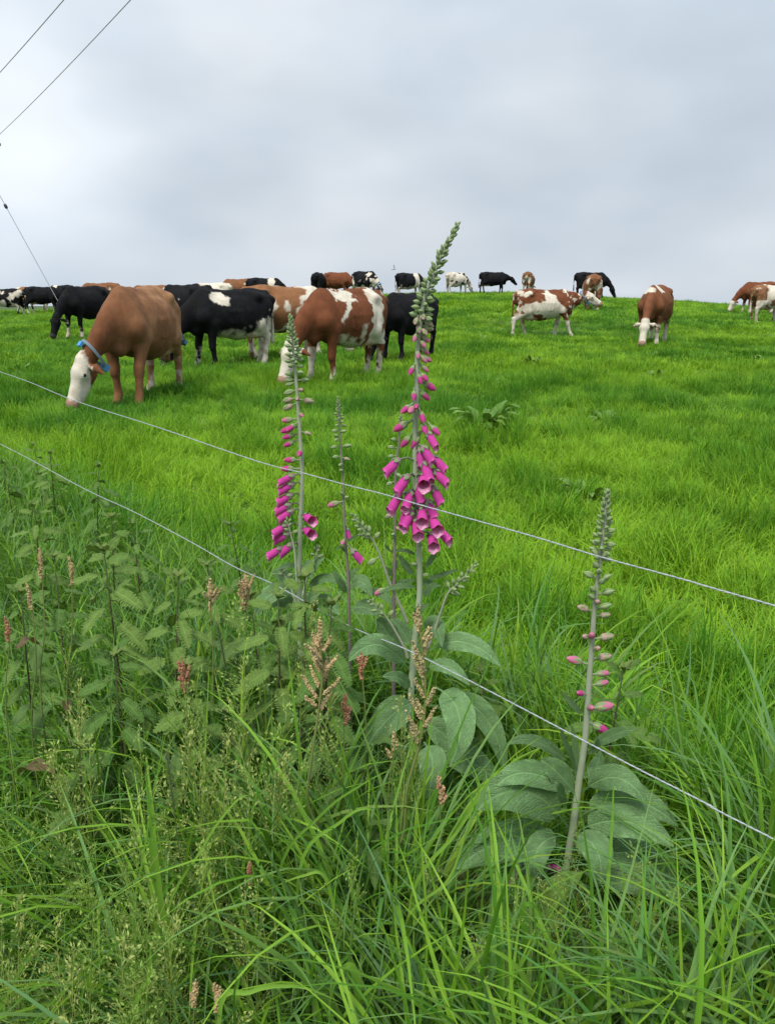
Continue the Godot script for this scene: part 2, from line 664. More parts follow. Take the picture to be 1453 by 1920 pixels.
		for i in line.size():
			var f := float(i) / (line.size() - 1)
			var tg := (line[mini(i + 1, line.size() - 1)] - line[maxi(i - 1, 0)]).normalized()
			var side := tg.cross(face).normalized()
			var nn := side.cross(tg)
			var ww: float = q[2] * 0.72 * (0.6 + 0.4 * minf(f * 3.0, 1.0)) * (1.0 - pow(f, 2.5))
			var row := [hb.add(line[i] - side * ww * 0.5, tint), hb.add(line[i] - nn * ww * 0.16, tint), hb.add(line[i] + side * ww * 0.5, tint)]
			if i > 0:
				for k in 2:
					hb.quad(prev[k], prev[k + 1], row[k + 1], row[k])
			prev = row
	var ho := part(root, "broad_blades", hb.mesh(vm))
	ho.set_meta("kind", "stuff")

	# flowering grasses
	var fm := mat("grass_flower", 0.6, 0.5, 0.3)
	var heads := []
	for i in 5:
		heads.append(panicle(rng, rng.randf_range(0.42, 0.6), [0.5, 0.9, 1.2, 0.35, 0.8][i], fm))
	for i in 2:
		heads.append(spike(rng, rng.randf_range(0.45, 0.6), fm))
	var hx := []
	for i in heads.size():
		hx.append([])
	# drifts: pixel where the heads show, forward distance, radius, how many
	var drifts := [[120, 1700, 0.95, 0.22, 14], [60, 1820, 0.85, 0.2, 10], [330, 1700, 0.95, 0.2, 9], [450, 1440, 1.15, 0.10, 12], [430, 1640, 1.0, 0.15, 5], [700, 1400, 1.2, 0.10, 6], [560, 1280, 1.35, 0.14, 5], [1110, 1640, 0.98, 0.09, 9], [1180, 1720, 0.92, 0.1, 6], [560, 1760, 0.9, 0.1, 4], [180, 1500, 1.15, 0.25, 6], [900, 1700, 0.9, 0.15, 4], [300, 1330, 1.35, 0.25, 5], [1340, 1640, 1.0, 0.1, 3], [50, 1330, 1.35, 0.2, 5]]
	for dr in drifts:
		var c := at(dr[0], dr[1], dr[2])
		for i in dr[4]:
			var a := rng.randf() * TAU
			var r: float = dr[3] * sqrt(rng.randf())
			var x := c.x + cos(a) * r
			var z := c.z + sin(a) * r
			var y := land(x, z)
			var k := rng.randi() % 5
			if rng.randf() < 0.1:
				k = 5 + rng.randi() % 2
			var hh := clampf((c.y - y) * rng.randf_range(0.95, 1.35) / 0.45, 0.35, 1.3)
			var tilt := Basis(Vector3(cos(a), 0, sin(a)), rng.randf_range(-0.25, 0.25))
			hx[k].append([3 if k >= 5 else rng.randi() % 3, Transform3D(tilt * Basis(Vector3.UP, rng.randf() * TAU) * Basis.from_scale(Vector3.ONE * hh), Vector3(x, y - 0.01, z))])
	var root2 := thing("flowering_grass", Vector3.ZERO, "fine pale flowering grass heads standing above the verge grass", "grass", "", "stuff")
	for i in heads.size():
		merge(root2, "grass_heads", heads[i], hx[i], HEAD_TINTS, fm)

const VERGE_TINTS := [Color(0.080, 0.205, 0.022), Color(0.115, 0.260, 0.024), Color(0.160, 0.320, 0.028), Color(0.215, 0.385, 0.040), Color(0.130, 0.250, 0.090), Color(0.100, 0.230, 0.050), Color(0.160, 0.290, 0.080)]
const HEAD_TINTS := [Color(0.25, 0.38, 0.08), Color(0.33, 0.45, 0.12), Color(0.40, 0.47, 0.15), Color(0.13, 0.19, 0.08)]

# joins many placed copies of one shape, each in one of a few tints, into one mesh
func merge(parent: Node3D, called: String, m: ArrayMesh, placed: Array, tints: Array, material: Material) -> void:
	if placed.is_empty():
		return
	var arr := m.surface_get_arrays(0)
	var base: PackedColorArray = arr[Mesh.ARRAY_COLOR]
	var shapes := []
	for c in tints:
		var cc := PackedColorArray()
		cc.resize(base.size())
		for i in base.size():
			cc[i] = base[i] * c
		arr[Mesh.ARRAY_COLOR] = cc
		var am := ArrayMesh.new()
		am.add_surface_from_arrays(Mesh.PRIMITIVE_TRIANGLES, arr)
		shapes.append(am)
	var st := SurfaceTool.new()
	st.begin(Mesh.PRIMITIVE_TRIANGLES)
	for q in placed:
		st.append_from(shapes[q[0]], 0, q[1])
	st.set_material(material)
	var o := part(parent, called, st.commit())
	o.set_meta("kind", "stuff")

# ------------------------------------------------------------------ power line
func build_pole() -> void:
	var base := at(-7.0, 583.0, 40.0)
	base.y = land(base.x, base.z)
	var t := thing("utility_pole", base, "grey wooden power pole at the edge of the field behind the black cows", "pole")
	var wood := Color(0.20, 0.17, 0.13)
	var wm := mat("weathered_wood", 0.85, 0.0, 0.3)
	var top := 8.9 - base.y
	var b := MB.new()
	b.tube(PackedVector3Array([Vector3(0, -0.4, 0), Vector3(0, 3, 0), Vector3(0, top, 0)]), PackedFloat32Array([0.15, 0.135, 0.10]), 14, [wood])
	part(t, "pole", b.mesh(wm))
	b = MB.new()
	b.box(Transform3D(Basis(Vector3.UP, 0.65), Vector3(0, top - 0.25, 0.12)), Vector3(2.5, 0.12, 0.1), wood)
	part(t, "crossarm", b.mesh(wm))
	var pm := mat("insulator_glaze", 0.25, 0.0, 0.5)
	var ends := []
	for s in [-1.0, 1.0]:
		var p: Vector3 = Basis(Vector3.UP, 0.65) * Vector3(1.12 * s, 0, 0) + Vector3(0, top - 0.16, 0.12)
		b = MB.new()
		var pts := PackedVector3Array()
		var rd := PackedFloat32Array()
		for i in 9:
			pts.push_back(p + Vector3(0, i * 0.03, 0))
			rd.push_back(0.075 if i % 2 == 0 else 0.045)
		b.tube(pts, rd, 10, [Color(0.05, 0.035, 0.03)])
		part(t, "insulator", b.mesh(pm))
		ends.append(base + p + Vector3(0, 0.24, 0))
	# two conductors run from the pole towards and over the camera
	var lm := mat("line_metal", 0.5, 0.0, 0.5)
	var through := [[120.0, 0.0], [245.0, 0.0]]
	for i in 2:
		var a: Vector3 = ends[i]
		var r := ray(through[i][0], through[i][1])
		var q := Vector3(0, EYE, 0) + r * ((a.y - 0.55 - EYE) / r.y)
		var path := PackedVector3Array()
		for k in 41:
			var f := k / 40.0 * 3.0
			var p := a + (q - a) * f
			p.y = a.y - 0.55 * (1.0 - pow(absf(f - 1.5) / 1.5, 2.0)) / (1.0 - pow(0.5 / 1.5, 2.0))
			path.push_back(p)
		b = MB.new()
		b.tube(path, PackedFloat32Array([0.013]), 6, [Color(0.42, 0.44, 0.46)])
		var w := part(self, numbered("power_line"), b.mesh(lm))
		tag(w, ["overhead power line strung from the far end of the pole crossarm", "overhead power line strung from the near end of the pole crossarm"][i], "cable", "power lines overhead")
	# stay wire with its egg insulator
	var s0 := base + Vector3(0, top - 0.55, 0)
	var foot := at(126.0, 583.0, 40.0)
	foot.y = land(foot.x, foot.z) - 0.05
	var st := thing("stay_wire", foot, "slanting stay wire with a small dark insulator bracing the pole", "cable")
	b = MB.new()
	b.tube(PackedVector3Array([Vector3.ZERO, s0 - foot]), PackedFloat32Array([0.017]), 6, [Color(0.30, 0.31, 0.32)])
	part(st, "wire", b.mesh(lm))
	b = MB.new()
	var ip := (s0 - foot) * 0.675
	var id := (s0 - foot).normalized()
	b.tube(PackedVector3Array([ip - id * 0.11, ip - id * 0.06, ip + id * 0.06, ip + id * 0.11]), PackedFloat32Array([0.05, 0.075, 0.075, 0.05]), 10, [Color(0.02, 0.02, 0.02)])
	part(st, "insulator", b.mesh(pm))

# ------------------------------------------------------------------ fence
func build_fence() -> void:
	var up := [[0, 697], [137.6, 750], [292.5, 800], [480, 864], [567, 886.6], [644.6, 908], [720, 927], [785, 946], [900, 978], [1000, 1006], [1125, 1044], [1290, 1089], [1453, 1136]]
	var low := [[0, 832], [154, 914], [250, 959], [358, 1016], [440, 1063], [520, 1099], [649, 1171], [749, 1212], [850, 1261], [950, 1313], [1083, 1383], [1204, 1446], [1330, 1510], [1453, 1575]]
	var wm := mat("fence_rope", 0.45, 0.0, 0.5)
	var ends := []
	var k := 0
	for line in [up, low]:
		var pts := []
		for q in line:
			pts.append(on_fence(q[0], q[1]))
		var a: Vector3 = pts[0]
		var z: Vector3 = pts[pts.size() - 1]
		var d0 := (pts[0] - pts[2] as Vector3).normalized()
		var d1 := (z - pts[pts.size() - 3] as Vector3).normalized()
		d0.y *= 0.5
		d1.y *= 0.5
		pts.insert(0, a + d0 * 2.2)
		pts.insert(0, a + d0 * 5.0)
		pts.append(z + d1 * 0.9)
		ends.append([pts[0], pts[pts.size() - 1]])
		var path := smooth_path(pts, 8)
		var b := MB.new()
		# three strands laid round each other
		for s in 3:
			var sp := PackedVector3Array()
			var run := 0.0
			var fine := PackedVector3Array()
			for i in path.size() - 1:
				var seg := path[i].distance_to(path[i + 1])
				var n := clampi(int(seg / 0.006), 1, 60) if path[i].z > -3.6 else 1
				for j in n:
					fine.push_back(path[i].lerp(path[i + 1], float(j) / n))
			fine.push_back(path[path.size() - 1])
			for i in fine.size():
				if i > 0:
					run += fine[i].distance_to(fine[i - 1])
				var t := (fine[mini(i + 1, fine.size() - 1)] - fine[maxi(i - 1, 0)]).normalized()
				var u := t.cross(Vector3.UP).normalized()
				var w := u.cross(t)
				var an := run / 0.030 * TAU + s * TAU / 3.0
				sp.push_back(fine[i] + (u * cos(an) + w * sin(an)) * 0.0006)
			b.tube(sp, PackedFloat32Array([0.0008]), 5, [Color(0.36, 0.39, 0.41) if s < 2 else Color(0.27, 0.30, 0.32)])
		var o := part(self, numbered("fence_wire"), b.mesh(wm))
		tag(o, ["pale grey upper fence wire crossing in front of the foxglove flowers", "pale grey lower fence wire passing behind the leaves of the middle foxgloves"][k], "wire", "fence wires")
		k += 1
	for i in 2:
		var p: Vector3 = ends[0][i]
		var q: Vector3 = ends[1][i]
		var base := Vector3(p.x, land(p.x, p.z), p.z)
		var t := thing("fence_post", base, ["round wooden stake holding the far ends of the fence wires", "round wooden stake holding the near ends of the fence wires"][i], "post", "fence posts")
		var b := MB.new()
		var side := Vector3(0.76, 0, -0.66) * 0.055
		b.tube(PackedVector3Array([side + Vector3(0, -0.4, 0), side + Vector3(0, 0.6, 0), side + Vector3(0, p.y - base.y + 0.12, 0)]), PackedFloat32Array([0.045, 0.045, 0.043]), 12, [Color(0.19, 0.15, 0.11)])
		part(t, "stake", b.mesh(mat("weathered_wood")))
		for e in [p, q]:
			b = MB.new()
			b.tube(PackedVector3Array([e - base + side * 0.3, e - base - side * 0.25]), PackedFloat32Array([0.014, 0.012]), 8, [Color(0.03, 0.03, 0.03)])
			part(t, "insulator", b.mesh(mat("insulator_glaze")))

# ------------------------------------------------------------------ cows
# bones: [a, b, radius a, radius b, lateral squash, blend]
func skin(bones: Array, cell: float) -> Dictionary:
	var lo := Vector3(1e9, 1e9, 1e9)
	var hi := -lo
	for b in bones:
		var r := maxf(b[2], b[3])
		for p in [b[0], b[1]]:
			lo = lo.min(p - Vector3.ONE * (r + cell * 3.0))
			hi = hi.max(p + Vector3.ONE * (r + cell * 3.0))
	var nx := int((hi.x - lo.x) / cell) + 2
	var ny := int((hi.y - lo.y) / cell) + 2
	var nz := int((hi.z - lo.z) / cell) + 2
	var f := PackedFloat32Array()
	f.resize(nx * ny * nz)
	f.fill(9.0)
	for b in bones:
		var q: float = b[4]
		var k: float = b[5]
		var a: Vector3 = b[0]
		var e: Vector3 = b[1]
		var ra: float = b[2]
		var rb: float = b[3]
		var m := maxf(ra, rb) + k + cell * 2.0
		var l := a.min(e) - Vector3.ONE * m - lo
		var g := a.max(e) + Vector3.ONE * m - lo
		a.z /= q
		e.z /= q
		var ba := e - a
		var bb := maxf(ba.length_squared(), 1e-6)
		var dr := rb - ra
		var x0 := maxi(int(l.x / cell), 0)
		var x1 := mini(int(g.x / cell) + 1, nx - 1)
		var y0 := maxi(int(l.y / cell), 0)
		var y1 := mini(int(g.y / cell) + 1, ny - 1)
		var z0 := maxi(int(l.z / cell), 0)
		var z1 := mini(int(g.z / cell) + 1, nz - 1)
		for z in range(z0, z1 + 1):
			var pz := (lo.z + z * cell) / q
			for y in range(y0, y1 + 1):
				var row := (z * ny + y) * nx
				var pa := Vector3(lo.x + x0 * cell, lo.y + y * cell, pz) - a
				for x in range(x0, x1 + 1):
					var h := clampf(pa.dot(ba) / bb, 0.0, 1.0)
					var d := (pa - ba * h).length() - ra - dr * h
					pa.x += cell
					var o := f[row + x]
					var w := k - absf(o - d)
					if w > 0.0:
						f[row + x] = minf(o, d) - w * w * 0.25 / k
					elif d < o:
						f[row + x] = d
	var vi := PackedInt32Array()
	vi.resize(nx * ny * nz)
	vi.fill(-1)
	var vs := PackedVector3Array()
	var ix := PackedInt32Array()
	var sy := nx
	var sz := nx * ny
	var off := [0, 1, sy, sy + 1, sz, sz + 1, sz + sy, sz + sy + 1]
	var edges := [[0, 1], [2, 3], [4, 5], [6, 7], [0, 2], [1, 3], [4, 6], [5, 7], [0, 4], [1, 5], [2, 6], [3, 7]]
	var skip := cell * 2.2
	for z in nz - 1:
		for y in ny - 1:
			for x in nx - 1:
				var i := z * sz + y * sy + x
				var c0 := f[i]
				if c0 > skip or c0 < -skip:
					continue
				var mask := 0
				for k in 8:
					if f[i + off[k]] < 0.0:
						mask |= 1 << k
				if mask == 0 or mask == 255:
					continue
				var sum := Vector3.ZERO
				var n := 0
				for e in edges:
					var a: int = e[0]
					var b: int = e[1]
					if ((mask >> a) & 1) != ((mask >> b) & 1):
						var fa := f[i + off[a]]
						var fb := f[i + off[b]]
						var t := fa / (fa - fb)
						var pa := Vector3(a & 1, (a >> 1) & 1, (a >> 2) & 1)
						var pb := Vector3(b & 1, (b >> 1) & 1, (b >> 2) & 1)
						sum += pa.lerp(pb, t)
						n += 1
				vi[i] = vs.size()
				vs.push_back(lo + (Vector3(x, y, z) + sum / n) * cell)
	for z in range(1, nz - 1):
		for y in range(1, ny - 1):
			for x in range(1, nx - 1):
				var i := z * sz + y * sy + x
				if vi[i] < 0:
					continue
				var inside := f[i] < 0.0
				for ax in 3:
					var s: int = [1, sy, sz][ax]
					if (f[i + s] < 0.0) == inside:
						continue
					var p: int = [sy, sz, 1][ax]
					var q: int = [sz, 1, sy][ax]
					var a := vi[i]
					var b := vi[i - p]
					var c := vi[i - p - q]
					var d := vi[i - q]
					if a < 0 or b < 0 or c < 0 or d < 0:
						continue
					if inside:
						ix.append_array(PackedInt32Array([a, c, b, a, d, c]))
					else:
						ix.append_array(PackedInt32Array([a, b, c, a, c, d]))
	return {"v": vs, "ix": ix}

# pose: neck and head, and where each hoof stands relative to the square position
func cow_pose(kind: String) -> Dictionary:
	var n1 := Vector3(0.87, 0.84, 0.0)
	var poll := Vector3(1.08, 0.58, 0.0)
	var muzzle := Vector3(1.27, 0.13, 0.0)
	var feet := [0.09, -0.07, -0.06, 0.09]      # fore left, fore right, hind left, hind right
	if kind == "graze_turned":
		n1 = Vector3(0.85, 0.84, 0.10)
		poll = Vector3(1.01, 0.57, 0.24)
		muzzle = Vector3(1.14, 0.13, 0.36)
		feet = [-0.05, 0.12, 0.06, -0.08]
	elif kind == "walk":
		n1 = Vector3(0.89, 1.10, 0.03)
		poll = Vector3(1.13, 1.22, 0.06)
		muzzle = Vector3(1.52, 0.98, 0.10)
		feet = [0.26, -0.15, -0.26, 0.19]
	elif kind == "stand":
		n1 = Vector3(0.88, 1.02, -0.05)
		poll = Vector3(1.12, 0.98, -0.12)
		muzzle = Vector3(1.42, 0.64, -0.18)
		feet = [0.06, -0.08, -0.16, 0.14]
	var hd := (muzzle - poll).normalized()
	var lat := hd.cross(Vector3.UP).normalized()
	var front := lat.cross(hd).normalized()      # towards the forehead
	if front.x < 0.0:
		front = -front
	var B := []
	# barrel: narrow at the girth, widest and deepest behind the ribs, tucked up at the flank
	B.append([Vector3(0.44, 0.97, 0), Vector3(0.16, 0.94, 0), 0.33, 0.37, 0.76, 0.05])
	B.append([Vector3(0.16, 0.94, 0), Vector3(-0.20, 0.915, 0), 0.37, 0.405, 0.90, 0.05])
	B.append([Vector3(-0.20, 0.915, 0), Vector3(-0.46, 0.99, 0), 0.40, 0.33, 0.90, 0.06])
	B.append([Vector3(-0.46, 1.02, 0), Vector3(-0.68, 1.09, 0), 0.30, 0.25, 0.82, 0.06])
	# topline
	B.append([Vector3(0.46, 1.31, 0), Vector3(0.20, 1.285, 0), 0.075, 0.07, 0.7, 0.10])
	B.append([Vector3(0.20, 1.285, 0), Vector3(-0.22, 1.28, 0), 0.07, 0.085, 1.1, 0.10])
	B.append([Vector3(-0.22, 1.28, 0), Vector3(-0.55, 1.315, 0), 0.085, 0.075, 1.3, 0.08])
	B.append([Vector3(-0.55, 1.315, 0), Vector3(-0.86, 1.31, 0), 0.075, 0.06, 1.1, 0.07])
	B.append([Vector3(-0.60, 1.12, 0), Vector3(-0.84, 1.09, 0), 0.25, 0.17, 0.90, 0.06])
	for s in [-1.0, 1.0]:
		B.append([Vector3(-0.44, 1.30, 0.06 * s), Vector3(-0.53, 1.255, 0.225 * s), 0.06, 0.036, 1.0, 0.12])   # hooks
		B.append([Vector3(-0.53, 1.25, 0.22 * s), Vector3(-0.90, 1.20, 0.11 * s), 0.042, 0.05, 1.0, 0.10])    # hook to pin
		B.append([Vector3(-0.80, 1.24, 0.07 * s), Vector3(-0.945, 1.195, 0.10 * s), 0.06, 0.048, 1.0, 0.06])   # pins
		B.append([Vector3(0.38, 1.27, 0.07 * s), Vector3(0.54, 0.93, 0.19 * s), 0.07, 0.115, 0.85, 0.10])      # shoulder blade
		B.append([Vector3(0.54, 0.91, 0.185 * s), Vector3(0.40, 0.80, 0.20 * s), 0.125, 0.10, 0.85, 0.08])
	for i in 6:      # ribs just under the hide
		var rx := 0.16 - 0.085 * i
		for s in [-1.0, 1.0]:
			B.append([Vector3(rx, 1.19, 0.235 * s), Vector3(rx - 0.05, 1.0, 0.335 * s), 0.016, 0.018, 1.0, 0.035])
			B.append([Vector3(rx - 0.05, 1.0, 0.335 * s), Vector3(rx - 0.08, 0.80, 0.335 * s), 0.018, 0.014, 1.0, 0.035])
	# chest and neck
	B.append([Vector3(0.56, 0.90, 0), Vector3(0.62, 0.72, 0), 0.21, 0.125, 0.78, 0.06])
	B.append([Vector3(0.48, 1.14, 0), n1.lerp(Vector3(0.48, 1.14, 0), 0.35), 0.225, 0.19, 0.60, 0.07])
	B.append([n1.lerp(Vector3(0.48, 1.14, 0), 0.35), n1, 0.19, 0.148, 0.62, 0.06])
	B.append([n1, poll, 0.148, 0.105, 0.70, 0.05])
	B.append([Vector3(0.60, 0.78, 0), n1 + Vector3(-0.05, -0.14, 0), 0.09, 0.045, 0.30, 0.06])            # dewlap
	# head
	var brow := poll.lerp(muzzle, 0.28) + front * 0.015
	B.append([poll + front * 0.01, brow, 0.100, 0.108, 0.95, 0.035])
	B.append([brow, poll.lerp(muzzle, 0.72) + front * 0.012, 0.100, 0.070, 0.95, 0.035])
	B.append([poll.lerp(muzzle, 0.72) + front * 0.008, muzzle, 0.070, 0.084, 1.0, 0.035])
	B.append([poll.lerp(muzzle, 0.22) - front * 0.10, poll.lerp(muzzle, 0.85) - front * 0.06, 0.075, 0.048, 0.8, 0.04])
	B.append([poll - hd * 0.06 + front * 0.03, poll - hd * 0.02 + front * 0.05, 0.060, 0.055, 1.0, 0.05])  # poll tuft
	for s in [-1.0, 1.0]:
		var e0: Vector3 = poll + lat * 0.085 * s - front * 0.02 + hd * 0.03
		var e1: Vector3 = e0 + lat * 0.10 * s - front * 0.03 - Vector3(0, 0.012, 0)
		var e2: Vector3 = e1 + lat * 0.11 * s - front * 0.03 - Vector3(0, 0.04, 0)
		B.append([e0, e1, 0.024, 0.046, 1.0, 0.02])
		B.append([e1, e2, 0.046, 0.018, 1.0, 0.02])
		B.append([brow + lat * 0.06 * s, brow + lat * 0.078 * s + hd * 0.02, 0.045, 0.04, 1.0, 0.03])     # orbit
	# legs
	for i in 4:
		var s := 1.0 if i % 2 == 0 else -1.0
		var dx: float = feet[i]
		if i < 2:
			B.append([Vector3(0.42, 0.80, 0.20 * s), Vector3(0.45 + dx * 0.5, 0.45, 0.165 * s), 0.105, 0.058, 0.95, 0.05])
			B.append([Vector3(0.45 + dx * 0.5, 0.47, 0.165 * s), Vector3(0.455 + dx * 0.52, 0.40, 0.165 * s), 0.064, 0.058, 1.0, 0.02])
			B.append([Vector3(0.45 + dx * 0.5, 0.42, 0.165 * s), Vector3(0.44 + dx * 0.95, 0.15, 0.16 * s), 0.050, 0.040, 1.0, 0.03])
			B.append([Vector3(0.44 + dx * 0.95, 0.16, 0.16 * s), Vector3(0.48 + dx, 0.055, 0.165 * s), 0.050, 0.056, 1.0, 0.02])
		else:
			B.append([Vector3(-0.68, 1.06, 0.15 * s), Vector3(-0.56 + dx * 0.2, 0.78, 0.215 * s), 0.19, 0.135, 0.80, 0.05])
			B.append([Vector3(-0.70, 0.98, 0.15 * s), Vector3(-0.78 + dx * 0.5, 0.70, 0.17 * s), 0.15, 0.085, 0.80, 0.05])
			B.append([Vector3(-0.58 + dx * 0.2, 0.78, 0.21 * s), Vector3(-0.79 + dx * 0.7, 0.54, 0.175 * s), 0.125, 0.062, 0.85, 0.05])
			B.append([Vector3(-0.83 + dx * 0.7, 0.57, 0.175 * s), Vector3(-0.79 + dx * 0.75, 0.46, 0.172 * s), 0.056, 0.052, 1.0, 0.02])
			B.append([Vector3(-0.80 + dx * 0.75, 0.48, 0.172 * s), Vector3(-0.765 + dx * 0.95, 0.15, 0.17 * s), 0.052, 0.042, 1.0, 0.02])
			B.append([Vector3(-0.765 + dx * 0.95, 0.16, 0.17 * s), Vector3(-0.72 + dx, 0.055, 0.175 * s), 0.050, 0.058, 1.0, 0.02])
			B.append([Vector3(-0.40, 0.64, 0.085 * s), Vector3(-0.57, 0.66, 0.10 * s), 0.115, 0.135, 0.9, 0.05])      # udder
			B.append([Vector3(-0.43, 0.55, 0.085 * s), Vector3(-0.42, 0.47, 0.09 * s), 0.024, 0.014, 1.0, 0.02])
			B.append([Vector3(-0.55, 0.55, 0.08 * s), Vector3(-0.55, 0.47, 0.085 * s), 0.024, 0.014, 1.0, 0.02])
	# tail
	B.append([Vector3(-0.86, 1.32, 0), Vector3(-0.99, 1.22, 0), 0.040, 0.030, 1.0, 0.04])
	B.append([Vector3(-0.99, 1.22, 0), Vector3(-1.01, 0.74, 0.02), 0.028, 0.020, 1.0, 0.02])
	B.append([Vector3(-1.01, 0.74, 0.02), Vector3(-1.00, 0.44, 0.03), 0.026, 0.042, 1.0, 0.02])
	return {"bones": B, "n1": n1, "poll": poll, "muzzle": muzzle, "hd": hd, "lat": lat, "front": front, "brow": brow}

const BROWN := Color(0.205, 0.098, 0.049)
const RED := Color(0.150, 0.054, 0.026)
const TAN := Color(0.23, 0.108, 0.05)
const BLACK := Color(0.011, 0.011, 0.012)
const CREAM := Color(0.62, 0.57, 0.48)

func blob(p: Vector3, c: Vector3, r: Vector3) -> float:
	return 1.0 - ((p - c) / r).length()

func coat(style: String, sd: float, p: Vector3, pose: Dictionary) -> Color:
	var poll: Vector3 = pose.poll
	var muz: Vector3 = pose.muzzle
	var hd: Vector3 = pose.hd
	var along := (p - poll).dot(hd) / (muz - poll).length()
	var off := (p - poll - hd * (p - poll).dot(hd)).length()
	var on_head := p.x > 0.88 and along > -0.25 and off < 0.20
	var n := noise_b.get_noise_3d(p.x * 1.7 + sd * 7.3, p.y * 1.7 + sd * 3.1, absf(p.z) * 0.6 + p.z * 1.5 + sd)
	var nf := noise_b.get_noise_3d(p.x * 6.0, p.y * 6.0 + sd, p.z * 6.0)
	var base := BLACK
	var w := -1.0            # above 0: white
	var leg := p.y < 0.55 and not on_head and p.x > -1.04
	match style:
		"brown":
			base = BROWN
			if on_head:
				w = along * 1.4 - 0.12 + nf * 0.25 + (p - poll).dot(pose.front) * 4.5
			elif leg and p.x < -0.3:
				w = 0.22 - p.y + nf * 0.45
		"red_band":
			base = RED
			w = blob(p, Vector3(-0.52 + 0.16 * (1.1 - p.y), 1.05, -0.3), Vector3(0.16, 0.62, 0.9)) + nf * 0.55 + n * 0.3
			w = maxf(w, 0.66 - p.y + n * 0.35 + nf * 0.1 if p.x < 0.35 else -1.0)
			w = maxf(w, blob(p, Vector3(0.22 + 0.1 * sin(p.y * 9.0), 1.10, -0.33), Vector3(0.055, 0.22, 0.3)) + nf * 0.6)
			w = maxf(w, blob(p, Vector3(0.12, 1.27, -0.1), Vector3(0.20, 0.10, 0.2)) + nf * 0.9)
			if leg and p.x > 0.2:
				w = maxf(w, (0.24 if p.z < 0.0 else 0.7) - p.y + nf * 0.1)
			if leg and p.x < -0.6:
				w = 0.36 - p.y + nf * 0.6
			if on_head:
				w = along * 1.6 + 0.25 + (p - poll).dot(pose.front) * 4.0
		"black_patch":
			w = maxf(blob(p, Vector3(0.24, 1.23, -0.22), Vector3(0.17, 0.13, 0.22)) + nf * 0.3, 0.62 - p.y + n * 0.25 if p.x < 0.3 else -1.0)
			if p.x < -0.5 and p.x > -1.05:
				w = maxf(w, 0.86 - p.y + nf * 0.2)
			if leg and p.x > 0.2:
				w = 0.30 - p.y + nf * 0.3 if p.z > 0.0 else -1.0
		"black":
			w = 0.30 - p.y + nf * 0.3 + n * 0.3 if leg else -1.0
			if on_head:
				w = -1.0
		"black_plain":
			w = -1.0
		"pied_black":
			w = n * 1.6 + 0.02 + (0.55 - p.y) * 0.9
			if leg:
				w = 0.42 - p.y + nf * 0.3 + n
			if on_head:
				w = 0.12 - off * 1.6 + nf * 0.1 if along < 0.8 else 0.3
		"band_black":
			w = blob(p, Vector3(0.25, 0.95, 0), Vector3(0.17, 0.9, 0.9)) + n * 0.5
			w = maxf(w, 0.55 - p.y + nf * 0.3)
		"white_black":
			w = 0.34 - n * 1.5
		"red_white":
			base = RED
			w = n * 1.5 + 0.30 + (0.8 - p.y) * 0.6
			if p.x > 0.52 and not on_head and p.y > 0.66:
				w = -0.2 + nf
			if p.x < -0.72 and p.y > 0.7:
				w = -0.15 + nf * 0.8 + n * 0.5
			if on_head:
				w = along * 1.6 + 0.15
		"tan_white":
			base = TAN
			w = n * 2.0 + 0.10 + (0.8 - p.y) * 0.9
		"brown_patch":
			base = BROWN.lerp(RED, 0.3)
			w = n * 1.7 - 0.16 + (0.45 - p.y) * 0.8
			if on_head:
				w = along * 1.2
		"red_face":
			base = RED.lerp(BROWN, 0.25)
			w = maxf(0.44 - p.y + nf * 0.3, blob(p, Vector3(0.30, 1.30, 0.02), Vector3(0.30, 0.14, 0.22)) + n * 1.2 - 0.05)
			if on_head:
				w = along * 2.0 + 0.2
		"red_plain":
			base = RED
			w = 0.35 - p.y + nf * 0.3
			if on_head:
				w = along * 1.2 - 0.1
		"white_red":
			base = BROWN
			w = 0.42 + n * 1.3
			if p.x < -0.55 and p.y > 0.85:
				w = -0.25 + nf * 0.5 + n * 0.4
			if on_head:
				w = 0.3
		"cream":
			w = 1.0
	var nh := noise_b.get_noise_3d(p.x * 14.0 + p.y * 5.0, p.y * 9.0, p.z * 14.0 + sd)
	var t := clampf(w * 9.0 + 0.5 + nf * 0.8, 0.0, 1.0)
	var g := 1.0 + nf * 0.22 + n * 0.14 + nh * 0.22
	var dirt := clampf(0.30 - p.y * 0.4 + nf * 1.1 + nh * 0.5, 0.0, 0.7) if leg else clampf(nf * 0.6 + nh * 0.3 + (0.25 if p.x < -0.6 else 0.0), 0.0, 0.4)
	var col := base * g
	if style == "brown":
		col = base.lerp(Color(0.29, 0.160, 0.085), clampf(0.3 + n - p.x * 0.5 + nf * 0.4, 0.0, 0.8)).lerp(Color(0.140, 0.054, 0.026), clampf(p.x * 1.6 - 0.7 + nf * 0.6 + n * 0.5, 0.0, 0.85)) * g
	var cr := CREAM.lerp(Color(0.22, 0.17, 0.10), dirt)
	col = col.lerp(cr * (1.0 + nf * 0.1), t)
	if on_head and along > 0.94:
		col = Color(0.36, 0.22, 0.17) if t > 0.5 else Color(0.05, 0.04, 0.04)
	if p.y < 0.06 and not on_head:
		col = Color(0.09, 0.075, 0.055)
	# udder skin
	if p.x > -0.75 and p.x < -0.3 and p.y < 0.62 and absf(p.z) < 0.19 and p.y > 0.4:
		col = col.lerp(Color(0.52, 0.34, 0.25), 0.75)
	col.a = 1.0
	return col

var skins := {}
var poses := {}

